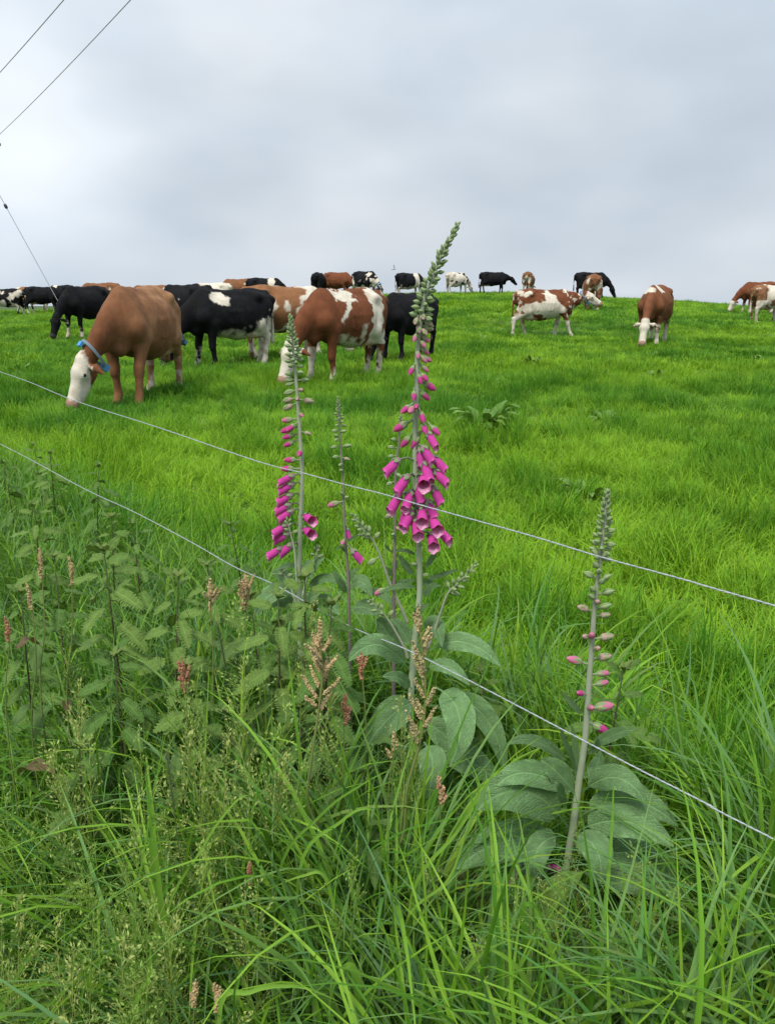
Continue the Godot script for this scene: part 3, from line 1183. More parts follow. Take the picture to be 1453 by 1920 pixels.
func cow_mesh(kind: String, fine: bool, style: String, sd: float, m: Material) -> ArrayMesh:
	var key := kind + str(fine)
	if not skins.has(key):
		if not poses.has(kind):
			poses[kind] = cow_pose(kind)
		skins[key] = skin(poses[kind].bones, 0.022 if fine else 0.034)
	var s: Dictionary = skins[key]
	var b := MB.new()
	b.v = s.v
	b.ix = s.ix
	var pose: Dictionary = poses[kind]
	b.c.resize(b.v.size())
	b.uv.resize(b.v.size())
	for i in b.v.size():
		b.c[i] = coat(style, sd, b.v[i], pose)
	return b.mesh(m)

func add_cow(u: float, v: float, heading: float, px: float, kind: String, fine: bool, style: String, sd: float, collar: Color, label: String) -> void:
	var m := mat("cow_hide", 0.8, 0.0, 0.22)
	if not m.heightmap_enabled:
		var hair := NoiseTexture2D.new()
		hair.width = 256
		hair.height = 256
		hair.seamless = true
		var hn := FastNoiseLite.new()
		hn.frequency = 0.06
		hn.fractal_octaves = 4
		hair.noise = hn
		m.heightmap_enabled = true
		m.heightmap_texture = hair
		m.heightmap_scale = 0.5
		m.uv1_triplanar = true
		m.uv1_scale = Vector3(5.0, 2.4, 5.0)
	var where := ground_at(u, v)
	# a grown cow stands about 1.42 m at the back; px is its height in the photograph
	var seen := 1.40 * FOCAL / (Vector3(0, EYE, 0).distance_to(where) * 1.02)
	var size := clampf(px / seen, 0.82, 1.18)
	var t := thing("cow", where, label, "cow", "cows grazing on the pasture")
	t.rotation.y = deg_to_rad(heading)
	t.scale = Vector3.ONE * size
	t.position.y = land(where.x, where.z) - 0.01
	part(t, "body", cow_mesh(kind, fine, style, sd, m))
	var pose: Dictionary = poses[kind]
	if fine:
		for s in [-1.0, 1.0]:
			var b := MB.new()
			var e: Vector3 = pose.brow + pose.lat * 0.115 * s + pose.hd * 0.015
			var d: Vector3 = pose.lat * s
			b.tube(PackedVector3Array([e - d * 0.02, e - d * 0.012, e, e + d * 0.007]), PackedFloat32Array([0.012, 0.022, 0.021, 0.008]), 10, [Color(0.01, 0.008, 0.007)])
			part(t, "eye", b.mesh(mat("eye_gloss", 0.12, 0.0, 0.5)))
	if collar.a > 0.0:
		var n1: Vector3 = pose.n1
		var poll: Vector3 = pose.poll
		var c := n1.lerp(poll, 0.62)
		var ax := (poll - n1).normalized()
		var side: Vector3 = ax.cross(Vector3.UP if absf(ax.y) < 0.9 else Vector3.RIGHT).normalized()
		var dn := ax.cross(side)
		if dn.y > 0.0:
			dn = -dn
		var b := MB.new()
		var pts := 28
		for k in pts:
			var a := TAU * k / pts
			var sag := 0.05 if cos(a) > 0.0 else 0.0
			var p := c + dn * cos(a) * (0.150 + sag) + side * sin(a) * 0.112 + ax * (0.05 * cos(a))
			var o := (dn * cos(a) + side * sin(a))
			for q in [[-0.018, 0.0], [0.018, 0.0], [0.018, 0.004], [-0.018, 0.004]]:
				b.add(p + ax * q[0] + o * q[1], collar)
		for k in pts:
			var k2 := (k + 1) % pts
			for q in 4:
				var q2 := (q + 1) % 4
				b.quad(k * 4 + q, k2 * 4 + q, k2 * 4 + q2, k * 4 + q2)
		var cm := mat("collar_webbing", 0.7, 0.0, 0.4)
		var co := part(t, "collar", b.mesh(cm))
		b = MB.new()
		var low := c + dn * 0.215 + ax * 0.05
		b.box(Transform3D(Basis(ax, dn, side), low), Vector3(0.075, 0.09, 0.055), Color(0.06, 0.22, 0.42))
		part(co, "transponder", b.mesh(mat("collar_plastic", 0.4)))
		b = MB.new()
		b.box(Transform3D(Basis(ax, dn, side), c - dn * 0.158 - side * 0.02), Vector3(0.06, 0.03, 0.07), Color(0.05, 0.25, 0.55))
		part(co, "buckle", b.mesh(mat("collar_plastic")))
	if fine:
		var b := MB.new()
		var e: Vector3 = pose.poll + pose.lat * 0.17 - pose.front * 0.05 - Vector3(0, 0.035, 0)
		b.box(Transform3D(Basis(pose.lat, pose.hd, pose.front), e), Vector3(0.05, 0.06, 0.012), Color(0.75, 0.48, 0.05))
		part(t, "ear_tag", b.mesh(mat("collar_plastic")))

func build_herd() -> void:
	var none := Color(0, 0, 0, 0)
	var blue := Color(0.15, 0.20, 0.24)
	var pale := Color(0.30, 0.45, 0.55)
	# u, v where it stands, heading (0 right, 90 away, 180 left, 270 towards us), height in pixels, pose, fine, coat
	var herd := [
		[272, 752, 266, 214, "graze_turned", true, "brown", 1.0, blue, "big brown cow with white face and blue collar grazing close to the wire"],
		[430, 690, 224, 142, "graze", true, "black_patch", 2.0, blue, "black cow with one white back patch and white hind legs behind the big brown cow"],
		[642, 714, 232, 163, "graze", true, "red_band", 3.0, none, "red cow with a white flank band and white face grazing behind the slim foxgloves"],
		[545, 672, 24, 128, "graze", false, "tan_white", 4.0, none, "tan and white cow standing hidden behind the red cow with the flank band"],
		[762, 674, 232, 118, "graze", true, "black_plain", 5.0, pale, "all black cow with a pale blue collar behind the tall foxglove"],
		[165, 634, 250, 88, "graze", false, "black", 6.0, none, "black cow grazing behind the back of the big brown cow"],
		[350, 640, 150, 100, "graze", false, "pied_black", 7.5, none, "black and white cow hidden behind the cow with the white back patch"],
		[12, 596, 182, 56, "graze", false, "pied_black", 8.0, none, "black cow with white belly and hocks nearest the power pole"],
		[88, 590, 4, 48, "graze", false, "black", 9.0, none, "plain black cow facing the brown and white cow, muzzle down"],
		[118, 583, 158, 44, "graze", false, "band_black", 10.0, none, "black cow with a thin white stripe standing beside the plain black one"],
		[70, 584, 20, 44, "graze", false, "tan_white", 11.0, none, "tan cow showing only its back above the black cows"],
		[190, 590, 186, 62, "graze", false, "brown_patch", 12.3, none, "brown cow with a jagged white patch on its side"],
		[285, 598, 200, 56, "graze", false, "brown_patch", 13.0, none, "brown cow showing only its back behind the big brown cow"],
		[398, 588, 182, 52, "graze", false, "cream", 14.0, none, "white cow whose back shows above the cow with the white back patch"],
		[448, 578, 178, 50, "graze", false, "brown_patch", 15.0, none, "brown cow half hidden by a black cow with a white band"],
		[502, 576, 2, 50, "graze", false, "band_black", 16.0, none, "black cow with a broad white band over its shoulder near the crest"],
		[600, 560, 80, 46, "graze", false, "black", 17.0, none, "black cow seen from behind next to the dark red cow on the crest"],
		[636, 560, 330, 46, "graze", false, "red_plain", 18.0, none, "dark red cow between two black cows on the crest"],
		[686, 562, 312, 50, "graze", false, "pied_black", 19.4, pale, "black and white cow facing us, grazing beside the dark red cow"],
		[770, 560, 30, 44, "graze", false, "band_black", 20.0, none, "black cow with a white shoulder stripe behind the tall foxglove tip"],
		[858, 550, 38, 39, "graze", false, "white_black", 21.0, none, "mostly white cow with two black patches on the skyline"],
		[926, 551, 0, 38, "stand", false, "black_plain", 22.0, none, "all black cow walking along the skyline"],
		[990, 550, 70, 39, "graze", false, "brown_patch", 23.0, none, "small brown cow seen from behind on the skyline"],
		[1108, 560, 0, 44, "graze", false, "black_plain", 24.0, none, "black cow on the crest behind the brown cow seen from behind"],
		[1106, 585, 82, 70, "graze", false, "brown_patch", 25.4, none, "brown cow seen from behind standing near the walking cow"],
		[1022, 634, 4, 84, "walk", true, "red_white", 26.0, blue, "white cow with red neck and rump walking with its head up"],
		[1221, 648, 242, 100, "graze", true, "red_face", 27.0, none, "red cow with a white face and white saddle mark grazing towards us"],
		[1415, 588, 186, 64, "graze", false, "red_plain", 28.0, none, "red cow with a white face grazing behind a mostly white cow"],
		[1440, 607, 22, 82, "graze", false, "white_red", 29.0, none, "mostly white cow with a brown rump beside the red cow"],
	]
	for c in herd:
		add_cow(c[0], c[1], c[2], c[3], c[4], c[5], c[6], c[7], c[8], c[9])

# ------------------------------------------------------------------ leaves
func leaf_material(key: String, veins: float, net: float, relief: float, rough: float, back: float) -> StandardMaterial3D:
	if mats.has(key):
		return mats[key]
	var w := 256
	var h := 512
	var tone := Image.create_empty(w, h, false, Image.FORMAT_RGB8)
	var high := Image.create_empty(w, h, false, Image.FORMAT_L8)
	var cells := FastNoiseLite.new()
	cells.noise_type = FastNoiseLite.TYPE_CELLULAR
	cells.cellular_return_type = FastNoiseLite.RETURN_DISTANCE2_SUB
	cells.frequency = 0.055
	cells.fractal_type = FastNoiseLite.FRACTAL_NONE
	cells.seed = 5
	var soft := FastNoiseLite.new()
	soft.seed = 9
	soft.frequency = 0.012
	for y in h:
		var t := float(y) / h
		for x in w:
			var a := absf(x / 127.5 - 1.0)
			var ph := t * veins - a * 2.0 - 0.35 * sin(a * 2.0)
			var side := absf(ph - floorf(ph) - 0.5) * 2.0          # 1 on a side vein
			var vein := ss(0.80, 1.0, side) * (1.0 - a * 0.5)
			vein = maxf(vein, ss(0.10, 0.02, a))
			var fineness := ss(-0.95, -0.72, cells.get_noise_2d(x * 1.3, y * 1.0))   # 0 on the net between cells
			var leaf_tone := 1.0 + 0.22 * vein + 0.26 * (1.0 - fineness) * net + 0.22 * soft.get_noise_2d(x, y)  # own leaf colour: paler veins and net, soft random mottling
			leaf_tone *= 0.78
			tone.set_pixel(x, y, Color(leaf_tone * 1.03, leaf_tone, leaf_tone * 1.03).linear_to_srgb())
			var z := (0.35 + 0.65 * fineness * net) * (1.0 - vein)
			high.set_pixel(x, y, Color(z, z, z))
	var m := StandardMaterial3D.new()
	m.resource_name = key
	m.vertex_color_use_as_albedo = true
	m.albedo_texture = ImageTexture.create_from_image(tone)
	m.heightmap_enabled = true
	m.heightmap_texture = ImageTexture.create_from_image(high)
	m.heightmap_scale = relief
	m.roughness = rough
	m.metallic_specular = 0.28
	m.cull_mode = BaseMaterial3D.CULL_DISABLED
	m.backlight_enabled = true
	m.backlight = Color(back, back, back * 0.4).linear_to_srgb()
	mats[key] = m
	return m

# a leaf along base - mid - tip; points relative to the thing
func leaf_mesh(base: Vector3, mid: Vector3, tip: Vector3, width: float, up: Vector3, col: Color, sd: float, m: Material, fold := 0.22, wave := 0.06, stalk := 0.12, fat := 0.45) -> ArrayMesh:
	var b := MB.new()
	var nl := 18
	var nw := 8
	var ctrl := mid * 2.0 - (base + tip) * 0.5
	for i in nl + 1:
		var t := float(i) / nl
		var p := base * (1 - t) * (1 - t) + ctrl * 2.0 * t * (1 - t) + tip * t * t
		var tan := ((ctrl - base) * (1 - t) + (tip - ctrl) * t).normalized()
		var side := tan.cross(up)
		if side.length() < 0.05:
			side = tan.cross(Vector3(0.5, 0.3, 0.8))
		side = side.normalized()
		var nn := side.cross(tan).normalized()
		var s := clampf((t - stalk) / (1.0 - stalk), 0.0, 1.0)
		var prof := pow(s, fat) * pow(1.0 - s, 0.75) / (pow(fat / (fat + 0.75), fat) * pow(0.75 / (fat + 0.75), 0.75))
		var hw := maxf(width * 0.5 * prof, width * 0.035 * (1.0 - t * 0.8))
		for k in nw + 1:
			var q := 2.0 * k / nw - 1.0
			var a := absf(q)
			var tooth := 1.0 + (0.02 * sin(t * 90.0 + sd) if a > 0.95 else 0.0)
			var lift := fold * a * hw + wave * width * a * a * sin(t * 11.0 + sd + (1.6 if q > 0.0 else 0.0)) * prof - 0.35 * fold * a * a * hw
			lift += noise_b.get_noise_3d(t * 3.0 + sd, q * 1.2, sd) * width * 0.10 * prof
			b.add(p + side * q * hw * tooth + nn * lift, col, Vector2(0.5 + 0.5 * q * clampf(prof * 1.1, 0.15, 1.0), t))
	for i in nl:
		for k in nw:
			var a := i * (nw + 1) + k
			b.quad(a, a + nw + 1, a + nw + 2, a + 1)
	return b.mesh(m)

# ------------------------------------------------------------------ foxgloves
var bells := []
var throats := []
var calyx_open: ArrayMesh
var pods := []           # [calyx mesh, petal mesh or null] by stage 0..4

func lathe(b: MB, prof: Callable, nl: int, na: int, tint: Callable) -> void:
	var first := b.v.size()
	for i in nl + 1:
		for k in na:
			var a := TAU * k / na
			b.add(prof.call(float(i) / nl, a), tint.call(float(i) / nl, a))
	for i in nl:
		for k in na:
			var k2 := (k + 1) % na
			var r0 := first + i * na
			b.quad(r0 + k, r0 + k2, r0 + na + k2, r0 + na + k)

func make_flower_shapes() -> void:
	var petal := mat("foxglove_petal", 0.7, 0.7, 0.2)
	var green := mat("foxglove_calyx", 0.7, 0.25, 0.3)
	for kind in 4:
		var flare: float = [0.0, 0.04, 0.06, 0.08][kind]
		var rim: float = [0.215, 0.235, 0.245, 0.26][kind]
		var sh := func(t: float, a: float, k: float) -> Vector3:
			var r := lerpf(0.13, 0.17, ss(0.0, 0.15, t))
			r = lerpf(r, rim - 0.03, ss(0.12, 0.62, t)) + flare * pow(t, 9.0) + 0.02 * sin(PI * t)
			var under := maxf(-sin(a), 0.0)
			r *= 1.0 + 0.10 * under * sin(PI * t) + 0.02 * cos(a * 2.0)
			var y := t + (0.17 * under - 0.06 * maxf(sin(a), 0.0)) * pow(t, 4.0) + 0.035 * cos(a * 5.0 + PI * 0.5) * pow(t, 10.0)
			if t > 0.93:
				r += 0.02 * cos(a * 5.0 + 0.4)
			return Vector3(cos(a) * r * k, y, sin(a) * r * k)
		var b := MB.new()
		lathe(b, func(t: float, a: float) -> Vector3: return sh.call(t, a, 1.0), 14, 24, func(t: float, a: float) -> Color:
			var pale := 0.22 * ss(0.86, 1.0, t) + 0.22 * ss(0.25, 0.0, t) + 0.18 * maxf(-sin(a), 0.0)
			return Color(0.64, 0.075, 0.395).lerp(Color(0.76, 0.30, 0.58), pale))
		bells.append(b.mesh(petal))
		b = MB.new()
		lathe(b, func(t: float, a: float) -> Vector3: return sh.call(0.25 + 0.75 * t, a, 0.965), 14, 36, func(t: float, a: float) -> Color:
			var under := ss(0.25, 0.75, -sin(a))
			var col := Color(0.70, 0.17, 0.49).lerp(Color(0.84, 0.56, 0.72), under * ss(0.1, 0.5, t) * 0.7)
			var sp := noise_b.get_noise_2d(a * 5.5 + kind, t * 7.0)
			if under > 0.25 and t > 0.35 and t < 0.95 and sp > 0.27:
				col = Color(0.42, 0.04, 0.22)
			return col)
		throats.append(b.mesh(petal))
	# calyx that holds an open bell: five pointed sepals
	var cb := MB.new()
	for k in 5:
		var a := TAU * k / 5.0
		var out := Vector3(cos(a), 0, sin(a))
		var side := Vector3(-sin(a), 0, cos(a))
		var prev := []
		for i in 6:
			var t := i / 5.0
			var w := 0.13 * sin(PI * clampf(0.22 + 0.78 * t, 0.0, 1.0))
			var p := out * (0.05 + 0.20 * ss(0.0, 0.6, t)) + Vector3(0, 0.40 * t - 0.06, 0)
			var col := Color(0.21, 0.27, 0.155)
			var row := [cb.add(p - side * w - out * 0.02, col), cb.add(p + out * 0.02, col * 0.95), cb.add(p + side * w - out * 0.02, col)]
			if i > 0:
				for q in 2:
					cb.quad(prev[q], prev[q + 1], row[q + 1], row[q])
			prev = row
	calyx_open = cb.mesh(green)
	# buds: 0 tiny closed, 1 closed, 2 pale tip showing, 3 pink half out, 4 long pink bud
	for stage in 5:
		var b := MB.new()
		var close: float = [1.0, 1.0, 0.84, 0.62, 0.48][stage]
		var rr: float = [0.29, 0.30, 0.27, 0.25, 0.23][stage]
		b.tube(PackedVector3Array([Vector3(0, -0.35, 0), Vector3(0, -0.1, 0), Vector3(0, 0.04, 0)]), PackedFloat32Array([0.085, 0.07, 0.09]), 5, [Color(0.25, 0.31, 0.18)])
		lathe(b, func(t: float, a: float) -> Vector3:
			var r := rr * pow(sin(PI * clampf(0.04 + t * (0.96 if close > 0.95 else 0.62), 0.0, 1.0)), 0.75)
			var lobe := absf(cos(a * 2.5))
			r *= (0.90 + 0.13 * lobe) * (1.0 - 0.30 * t * t if close > 0.95 else 1.0)
			var y := close * t
			if close < 0.95:
				y *= 0.72 + 0.28 * lobe
			elif t > 0.9:
				r *= 0.6
			return Vector3(cos(a) * r, y, sin(a) * r), 9, 20, func(t: float, a: float) -> Color:
			var edge := ss(0.35, 0.0, absf(cos(a * 2.5)))
			return Color(0.195, 0.285, 0.115).lerp(Color(0.40, 0.46, 0.26), edge * 0.8))
		# bract below the bud
		b.blade(Vector3(0, -0.33, 0), Vector3(0, 0, -1), 0.75, 0.5, 0.2, 4, Color(0.15, 0.20, 0.10), true)
		var cal := b.mesh(green)
		var pet: ArrayMesh = null
		if stage >= 2:
			b = MB.new()
			lathe(b, func(t: float, a: float) -> Vector3:
				var r := rr * 0.96 * pow(sin(PI * clampf(0.25 + 0.75 * t, 0.0, 1.0)), 0.55)
				r *= 1.0 + 0.05 * cos(a * 4.0) * t
				return Vector3(cos(a) * r, 0.2 + 0.8 * t, sin(a) * r), 10, 16, func(t: float, a: float) -> Color:
				var c := Color(0.58, 0.075, 0.30)
				if stage == 2:
					c = Color(0.55, 0.38, 0.33)
				elif stage == 3:
					c = Color(0.62, 0.20, 0.34)
				return c.lerp(Color(0.72, 0.42, 0.46), ss(0.86, 1.0, t) * 0.7))
			pet = b.mesh(petal)
		pods.append([cal, pet])

func add_bud(root: Node3D, stage: int, base: Vector3, dir: Vector3, hint: Vector3, length: float) -> void:
	# base is on the stem; the stalk takes the first part of the length
	var s := length / 1.0
	var o := part(root, "bud", pods[stage][0], aim(base - root.position + dir.normalized() * s * 0.33, dir, hint, s))
	if pods[stage][1]:
		part(o, "petal", pods[stage][1])

func bud_px(root: Node3D, bu: float, bv: float, tu: float, tv: float, d: float, stage: int, length: float) -> void:
	var a := at(bu, bv, d)
	var e := at(tu, tv, d)
	var dir := e - a
	var l := dir.length()
	var full := length * 1.33
	if l < full:
		dir += (Vector3(0, EYE, 0) - a).normalized() * sqrt(full * full - l * l)
	add_bud(root, stage, a, dir, Vector3.UP, maxf(l, full) / 1.33)

func bell_px(root: Node3D, bu: float, bv: float, tu: float, tv: float, d: float, kind: int, length: float, stem: Vector3) -> void:
	var a := at(bu, bv, d)
	var e := at(tu, tv, d)
	var dir := e - a
	var l := dir.length()
	if l < length:
		dir += (Vector3(0, EYE, 0) - a).normalized() * sqrt(length * length - l * l) * (0.8 if kind == 3 else 0.3)
	var xf := aim(a - root.position, dir, Vector3.UP, length)
	var o := part(root, "flower", bells[kind], xf)
	part(o, "throat", throats[kind])
	part(o, "calyx", calyx_open)
	# stalk back to the stem
	var inv := xf.affine_inverse()
	var p0 := inv * (stem - root.position)
	if p0.length() > 2.2:
		p0 = p0.normalized() * 2.2
	var b := MB.new()
	b.tube(PackedVector3Array([p0, p0 * 0.5 + Vector3(0, -0.10, 0.10), Vector3(0, 0.02, 0)]), PackedFloat32Array([0.055, 0.05, 0.06]), 5, [Color(0.20, 0.22, 0.15)])
	part(o, "stalk", b.mesh(mat("foxglove_calyx")))

func stem_at(path: PackedVector3Array, y: float) -> Vector3:
	for i in path.size() - 1:
		if path[i].y <= y and path[i + 1].y > y:
			return path[i].lerp(path[i + 1], (y - path[i].y) / (path[i + 1].y - path[i].y))
	return path[path.size() - 1] if y > path[path.size() - 1].y else path[0]

func stem_part(root: Node3D, called: String, path: PackedVector3Array, r0: float, r1: float, c0: Color, c1: Color, sides := 10) -> void:
	var b := MB.new()
	var pts := PackedVector3Array()
	var rad := PackedFloat32Array()
	var cols := []
	for i in path.size():
		var t := float(i) / (path.size() - 1)
		pts.push_back(path[i] - root.position)
		rad.push_back(lerpf(r0, r1, pow(t, 0.9)))
		cols.append(c0.lerp(c1, t) * (1.0 + 0.12 * noise_b.get_noise_2d(path[i].y * 30.0, path[i].x * 9.0)))
	b.tube(pts, rad, sides, cols)
	part(root, called, b.mesh(mat("foxglove_stem", 0.75, 0.0, 0.25)))

# buds in a spiral on the upper stem, from closed and spreading to minute and upright
func bud_spiral(root: Node3D, path: PackedVector3Array, y0: float, y1: float, n: int, l0: float, l1: float, stage0: int, rng: RandomNumberGenerator, one_side := 0.0) -> void:
	for i in n:
		var t := float(i) / (n - 1)
		var y := lerpf(y0, y1, pow(t, 0.82))
		var p := stem_at(path, y)
		var tg := (stem_at(path, y + 0.01) - stem_at(path, y - 0.01)).normalized()
		var a := i * 2.399 + rng.randf_range(-0.3, 0.3)
		var rad := Vector3(cos(a), 0, sin(a) + one_side).normalized()
		rad = (rad - tg * rad.dot(tg)).normalized()
		var rise := lerpf(0.1, 2.2, t * t) + rng.randf_range(-0.15, 0.15)
		if stage0 >= 2 and t < 0.35:
			rise -= lerpf(0.9, 0.0, t / 0.35)
		var dir := rad + tg * rise
		var stage := stage0 if t < 0.22 else (mini(stage0, 1) if t < 0.6 else 0)
		add_bud(root, stage, p, dir, -tg, lerpf(l0, l1, t) * rng.randf_range(0.88, 1.12))

func px_path(list: Array, d: float, root_to_ground := true) -> PackedVector3Array:
	var pts := []
	if root_to_ground:
		var f := at(list[0][0], list[0][1], d)
		pts.append(Vector3(f.x, land(f.x, f.z) - 0.02, f.z))
		if pts[0].y > f.y - 0.01:
			pts[0].y = f.y - 0.03
	for q in list:
		pts.append(at(q[0], q[1], d + (q[2] if q.size() > 2 else 0.0)))
	return smooth_path(pts, 5)

# zoomed pictures were read in their own pixels: origin and scale take them back
func zp(list: Array, ox: float, oy: float, k: float) -> Array:
	var out := []
	for q in list:
		var r := [ox + q[0] / k, oy + q[1] / k]
		if q.size() > 2:
			r.append(q[2])
		out.append(r)
	return out

# leaves: [base u, v, mid u, v, tip u, v, width px, depth of mid, depth of tip, turn]
func px_leaves(root: Node3D, list: Array, ox: float, oy: float, k: float, d: float, rng: RandomNumberGenerator, col: Color) -> void:
	var lm := leaf_material("foxglove_leaf", 9.0, 1.0, 0.14, 0.8, 0.35)
	for q in list:
		var base := at(ox + q[0] / k, oy + q[1] / k, d)
		var mid := at(ox + q[2] / k, oy + q[3] / k, d + q[7])
		var tip := at(ox + q[4] / k, oy + q[5] / k, d + q[8])
		var w: float = q[6] / k * d / FOCAL * 0.98
		# upper side of the leaf: mostly skyward, leaning to the open side in front
		var up := (Vector3(0, 1.0, 1.25) + Vector3(q[9] if q.size() > 9 else 0.0, 0, 0)).normalized()
		var c := col * rng.randf_range(0.85, 1.15)
		part(root, "leaf", leaf_mesh(base - root.position, mid - root.position, tip - root.position, w, up, c, rng.randf() * 9.0, lm))

func build_foxgloves() -> void:
	make_flower_shapes()
	var rng := RandomNumberGenerator.new()
	rng.seed = 77
	var grp := "foxgloves along the fence"
	var pale := Color(0.32, 0.395, 0.25)
	var grey := Color(0.31, 0.315, 0.255)
	var leafc := Color(0.195, 0.35, 0.145)

	# --- the tall one in the middle
	var d := 1.48
	var list := [[770, 1330], [775, 1230], [784, 1140], [787, 1104], [785, 1026], [780, 948], [778.5, 844], [779, 774], [782, 735], [782, 684], [784, 643], [789, 603], [795, 562], [802, 540], [812, 520], [820, 497], [828.5, 477], [839, 457], [849, 440], [856, 423]]
	var path := px_path(list, d)
	var r := thing("foxglove", path[0], "tallest foxglove with the thickest column of magenta bells, its green tip bent over", "flower", grp)
	stem_part(r, "stem", path, 0.0072, 0.0022, pale, grey)
	var ox := 660.0
	var oy := 740.0
	var k := 3.84
	# open bells [base, mouth, kind]
	var fl := [[490, 385, 500, 480, 1], [510, 370, 555, 450, 1], [572, 440, 655, 528, 1], [340, 465, 255, 550, 2], [522, 478, 540, 556, 2], [585, 540, 655, 612, 1], [405, 580, 340, 675, 2], [512, 585, 517, 640, 3], [465, 648, 492, 745, 2], [580, 660, 630, 765, 2], [425, 690, 405, 755, 1], [345, 715, 300, 795, 2], [545, 758, 582, 855, 2], [505, 815, 505, 895, 3], [405, 800, 380, 905, 2], [570, 878, 605, 952, 3], [448, 895, 470, 988, 3], [620, 965, 660, 1010, 2], [568, 998, 582, 1070, 3], [545, 270, 575, 325, 0], [430, 840, 400, 900, 1]]
	for f in fl:
		var bu: float = ox + f[0] / k
		var bv: float = oy + f[1] / k
		var st := stem_at(path, at(bu, bv, d).y - 0.004)
		bell_px(r, bu, bv, ox + f[2] / k, oy + f[3] / k, d - 0.012 - 0.02 * rng.randf(), f[4], 0.040 * rng.randf_range(0.88, 1.06), st)
	# long pink buds above the bells
	var pk := [[480, 95, 515, 195, 4], [500, 180, 530, 275, 4], [545, 200, 625, 285, 4], [500, 265, 428, 395, 4], [440, 180, 295, 262, 4], [440, 270, 352, 380, 4], [440, 60, 355, 130, 4], [450, 80, 415, 125, 3]]
	for f in pk:
		bud_px(r, ox + f[0] / k, oy + f[1] / k, ox + f[2] / k, oy + f[3] / k, d, f[4], 0.028)
	var k5 := 4.925
	var pk2 := [[600, 1720, 590, 1745, 4], [575, 1560, 568, 1675, 4], [605, 1560, 715, 1680, 4], [610, 1480, 775, 1585, 4], [605, 1400, 640, 1525, 4], [615, 1400, 700, 1500, 4], [585, 1330, 530, 1440, 4], [615, 1330, 705, 1415, 3], [610, 1240, 690, 1330, 3], [620, 1250, 735, 1320, 3], [600, 1200, 610, 1290, 3], [615, 1160, 710, 1255, 3], [615, 1100, 680, 1190, 3], [620, 1060, 715, 1140, 3], [600, 1040, 570, 1135, 3], [625, 1000, 690, 1070, 2], [600, 960, 625, 1055, 2], [630, 990, 755, 1025, 2], [610, 900, 580, 975, 2], [635, 930, 745, 985, 2], [640, 860, 660, 930, 2]]
	for f in pk2:
		bud_px(r, 660 + f[0] / k5, 410 + f[1] / k5, 660 + f[2] / k5, 410 + f[3] / k5, d, f[4], 0.0195 if f[4] < 4 else 0.023)
	bud_spiral(r, path, at(786, 610, d).y, at(856, 424, d).y, 74, 0.0185, 0.0085, 1, rng)
	bud_spiral(r, path, at(784, 1080, d).y, at(784, 1030, d).y, 4, 0.016, 0.014, 1, rng)
	# upper stem leaves
	px_leaves(r, [[465, 1310, 385, 1230, 335, 1150, 66, -0.02, -0.03], [470, 1165, 390, 1125, 300, 1130, 34, -0.02, -0.03], [520, 1330, 640, 1300, 770, 1255, 44, -0.02, -0.05], [475, 1400, 350, 1378, 190, 1432, 46, -0.03, -0.05], [515, 1260, 575, 1180, 612, 1115, 46, 0.01, 0.0], [515, 1490, 560, 1390, 640, 1380, 60, -0.01, -0.02], [470, 1350, 400, 1350, 330, 1440, 40, 0.03, 0.05], [465, 1640, 480, 1560, 560, 1510, 70, -0.03, -0.05], [490, 1380, 560, 1340, 590, 1330, 50, 0.01, 0.0]], ox, oy, k, d, rng, leafc)
	# side shoots that bend up and out
	var shoots := [[[[400, 1640], [370, 1570], [270, 1350], [200, 1150], [130, 1020], [70, 960], [10, 870]], 16], [[[540, 1830], [580, 1740], [640, 1560], [690, 1430], [780, 1340], [890, 1225]], 18], [[[400, 1900], [380, 1830], [310, 1700], [260, 1620], [190, 1540], [140, 1490]], 11]]
	for sh in shoots:
		var sp := px_path(zp(sh[0], ox, oy, k), d - 0.03, false)
		stem_part(r, "side_shoot", sp, 0.0036, 0.0013, Color(0.25, 0.25, 0.19), Color(0.27, 0.33, 0.20), 8)
		for i in sh[1]:
			var t := lerpf(0.62, 0.99, float(i) / (sh[1] - 1))
			var p := lerp_pts(Array(sp), t)
			var tg := (lerp_pts(Array(sp), minf(t + 0.03, 1.0)) - lerp_pts(Array(sp), t - 0.03)).normalized()
			var a: float = i * 2.4
			var rad := tg.cross(Vector3(0, 0, 1)).normalized() * cos(a) + tg.cross(tg.cross(Vector3(0, 0, 1))).normalized() * sin(a)
			add_bud(r, 1 if t < 0.85 else 0, p, rad + tg * lerpf(0.3, 1.6, (t - 0.6) / 0.4), -tg, lerpf(0.0175, 0.0085, (t - 0.62) / 0.37))
	bud_px(r, ox + 265 / k, oy + 1385 / k, ox + 160 / k, oy + 1440 / k, d - 0.03, 3, 0.019)
	bud_px(r, ox + 195 / k, oy + 1170 / k, ox + 110 / k, oy + 1225 / k, d - 0.03, 1, 0.017)
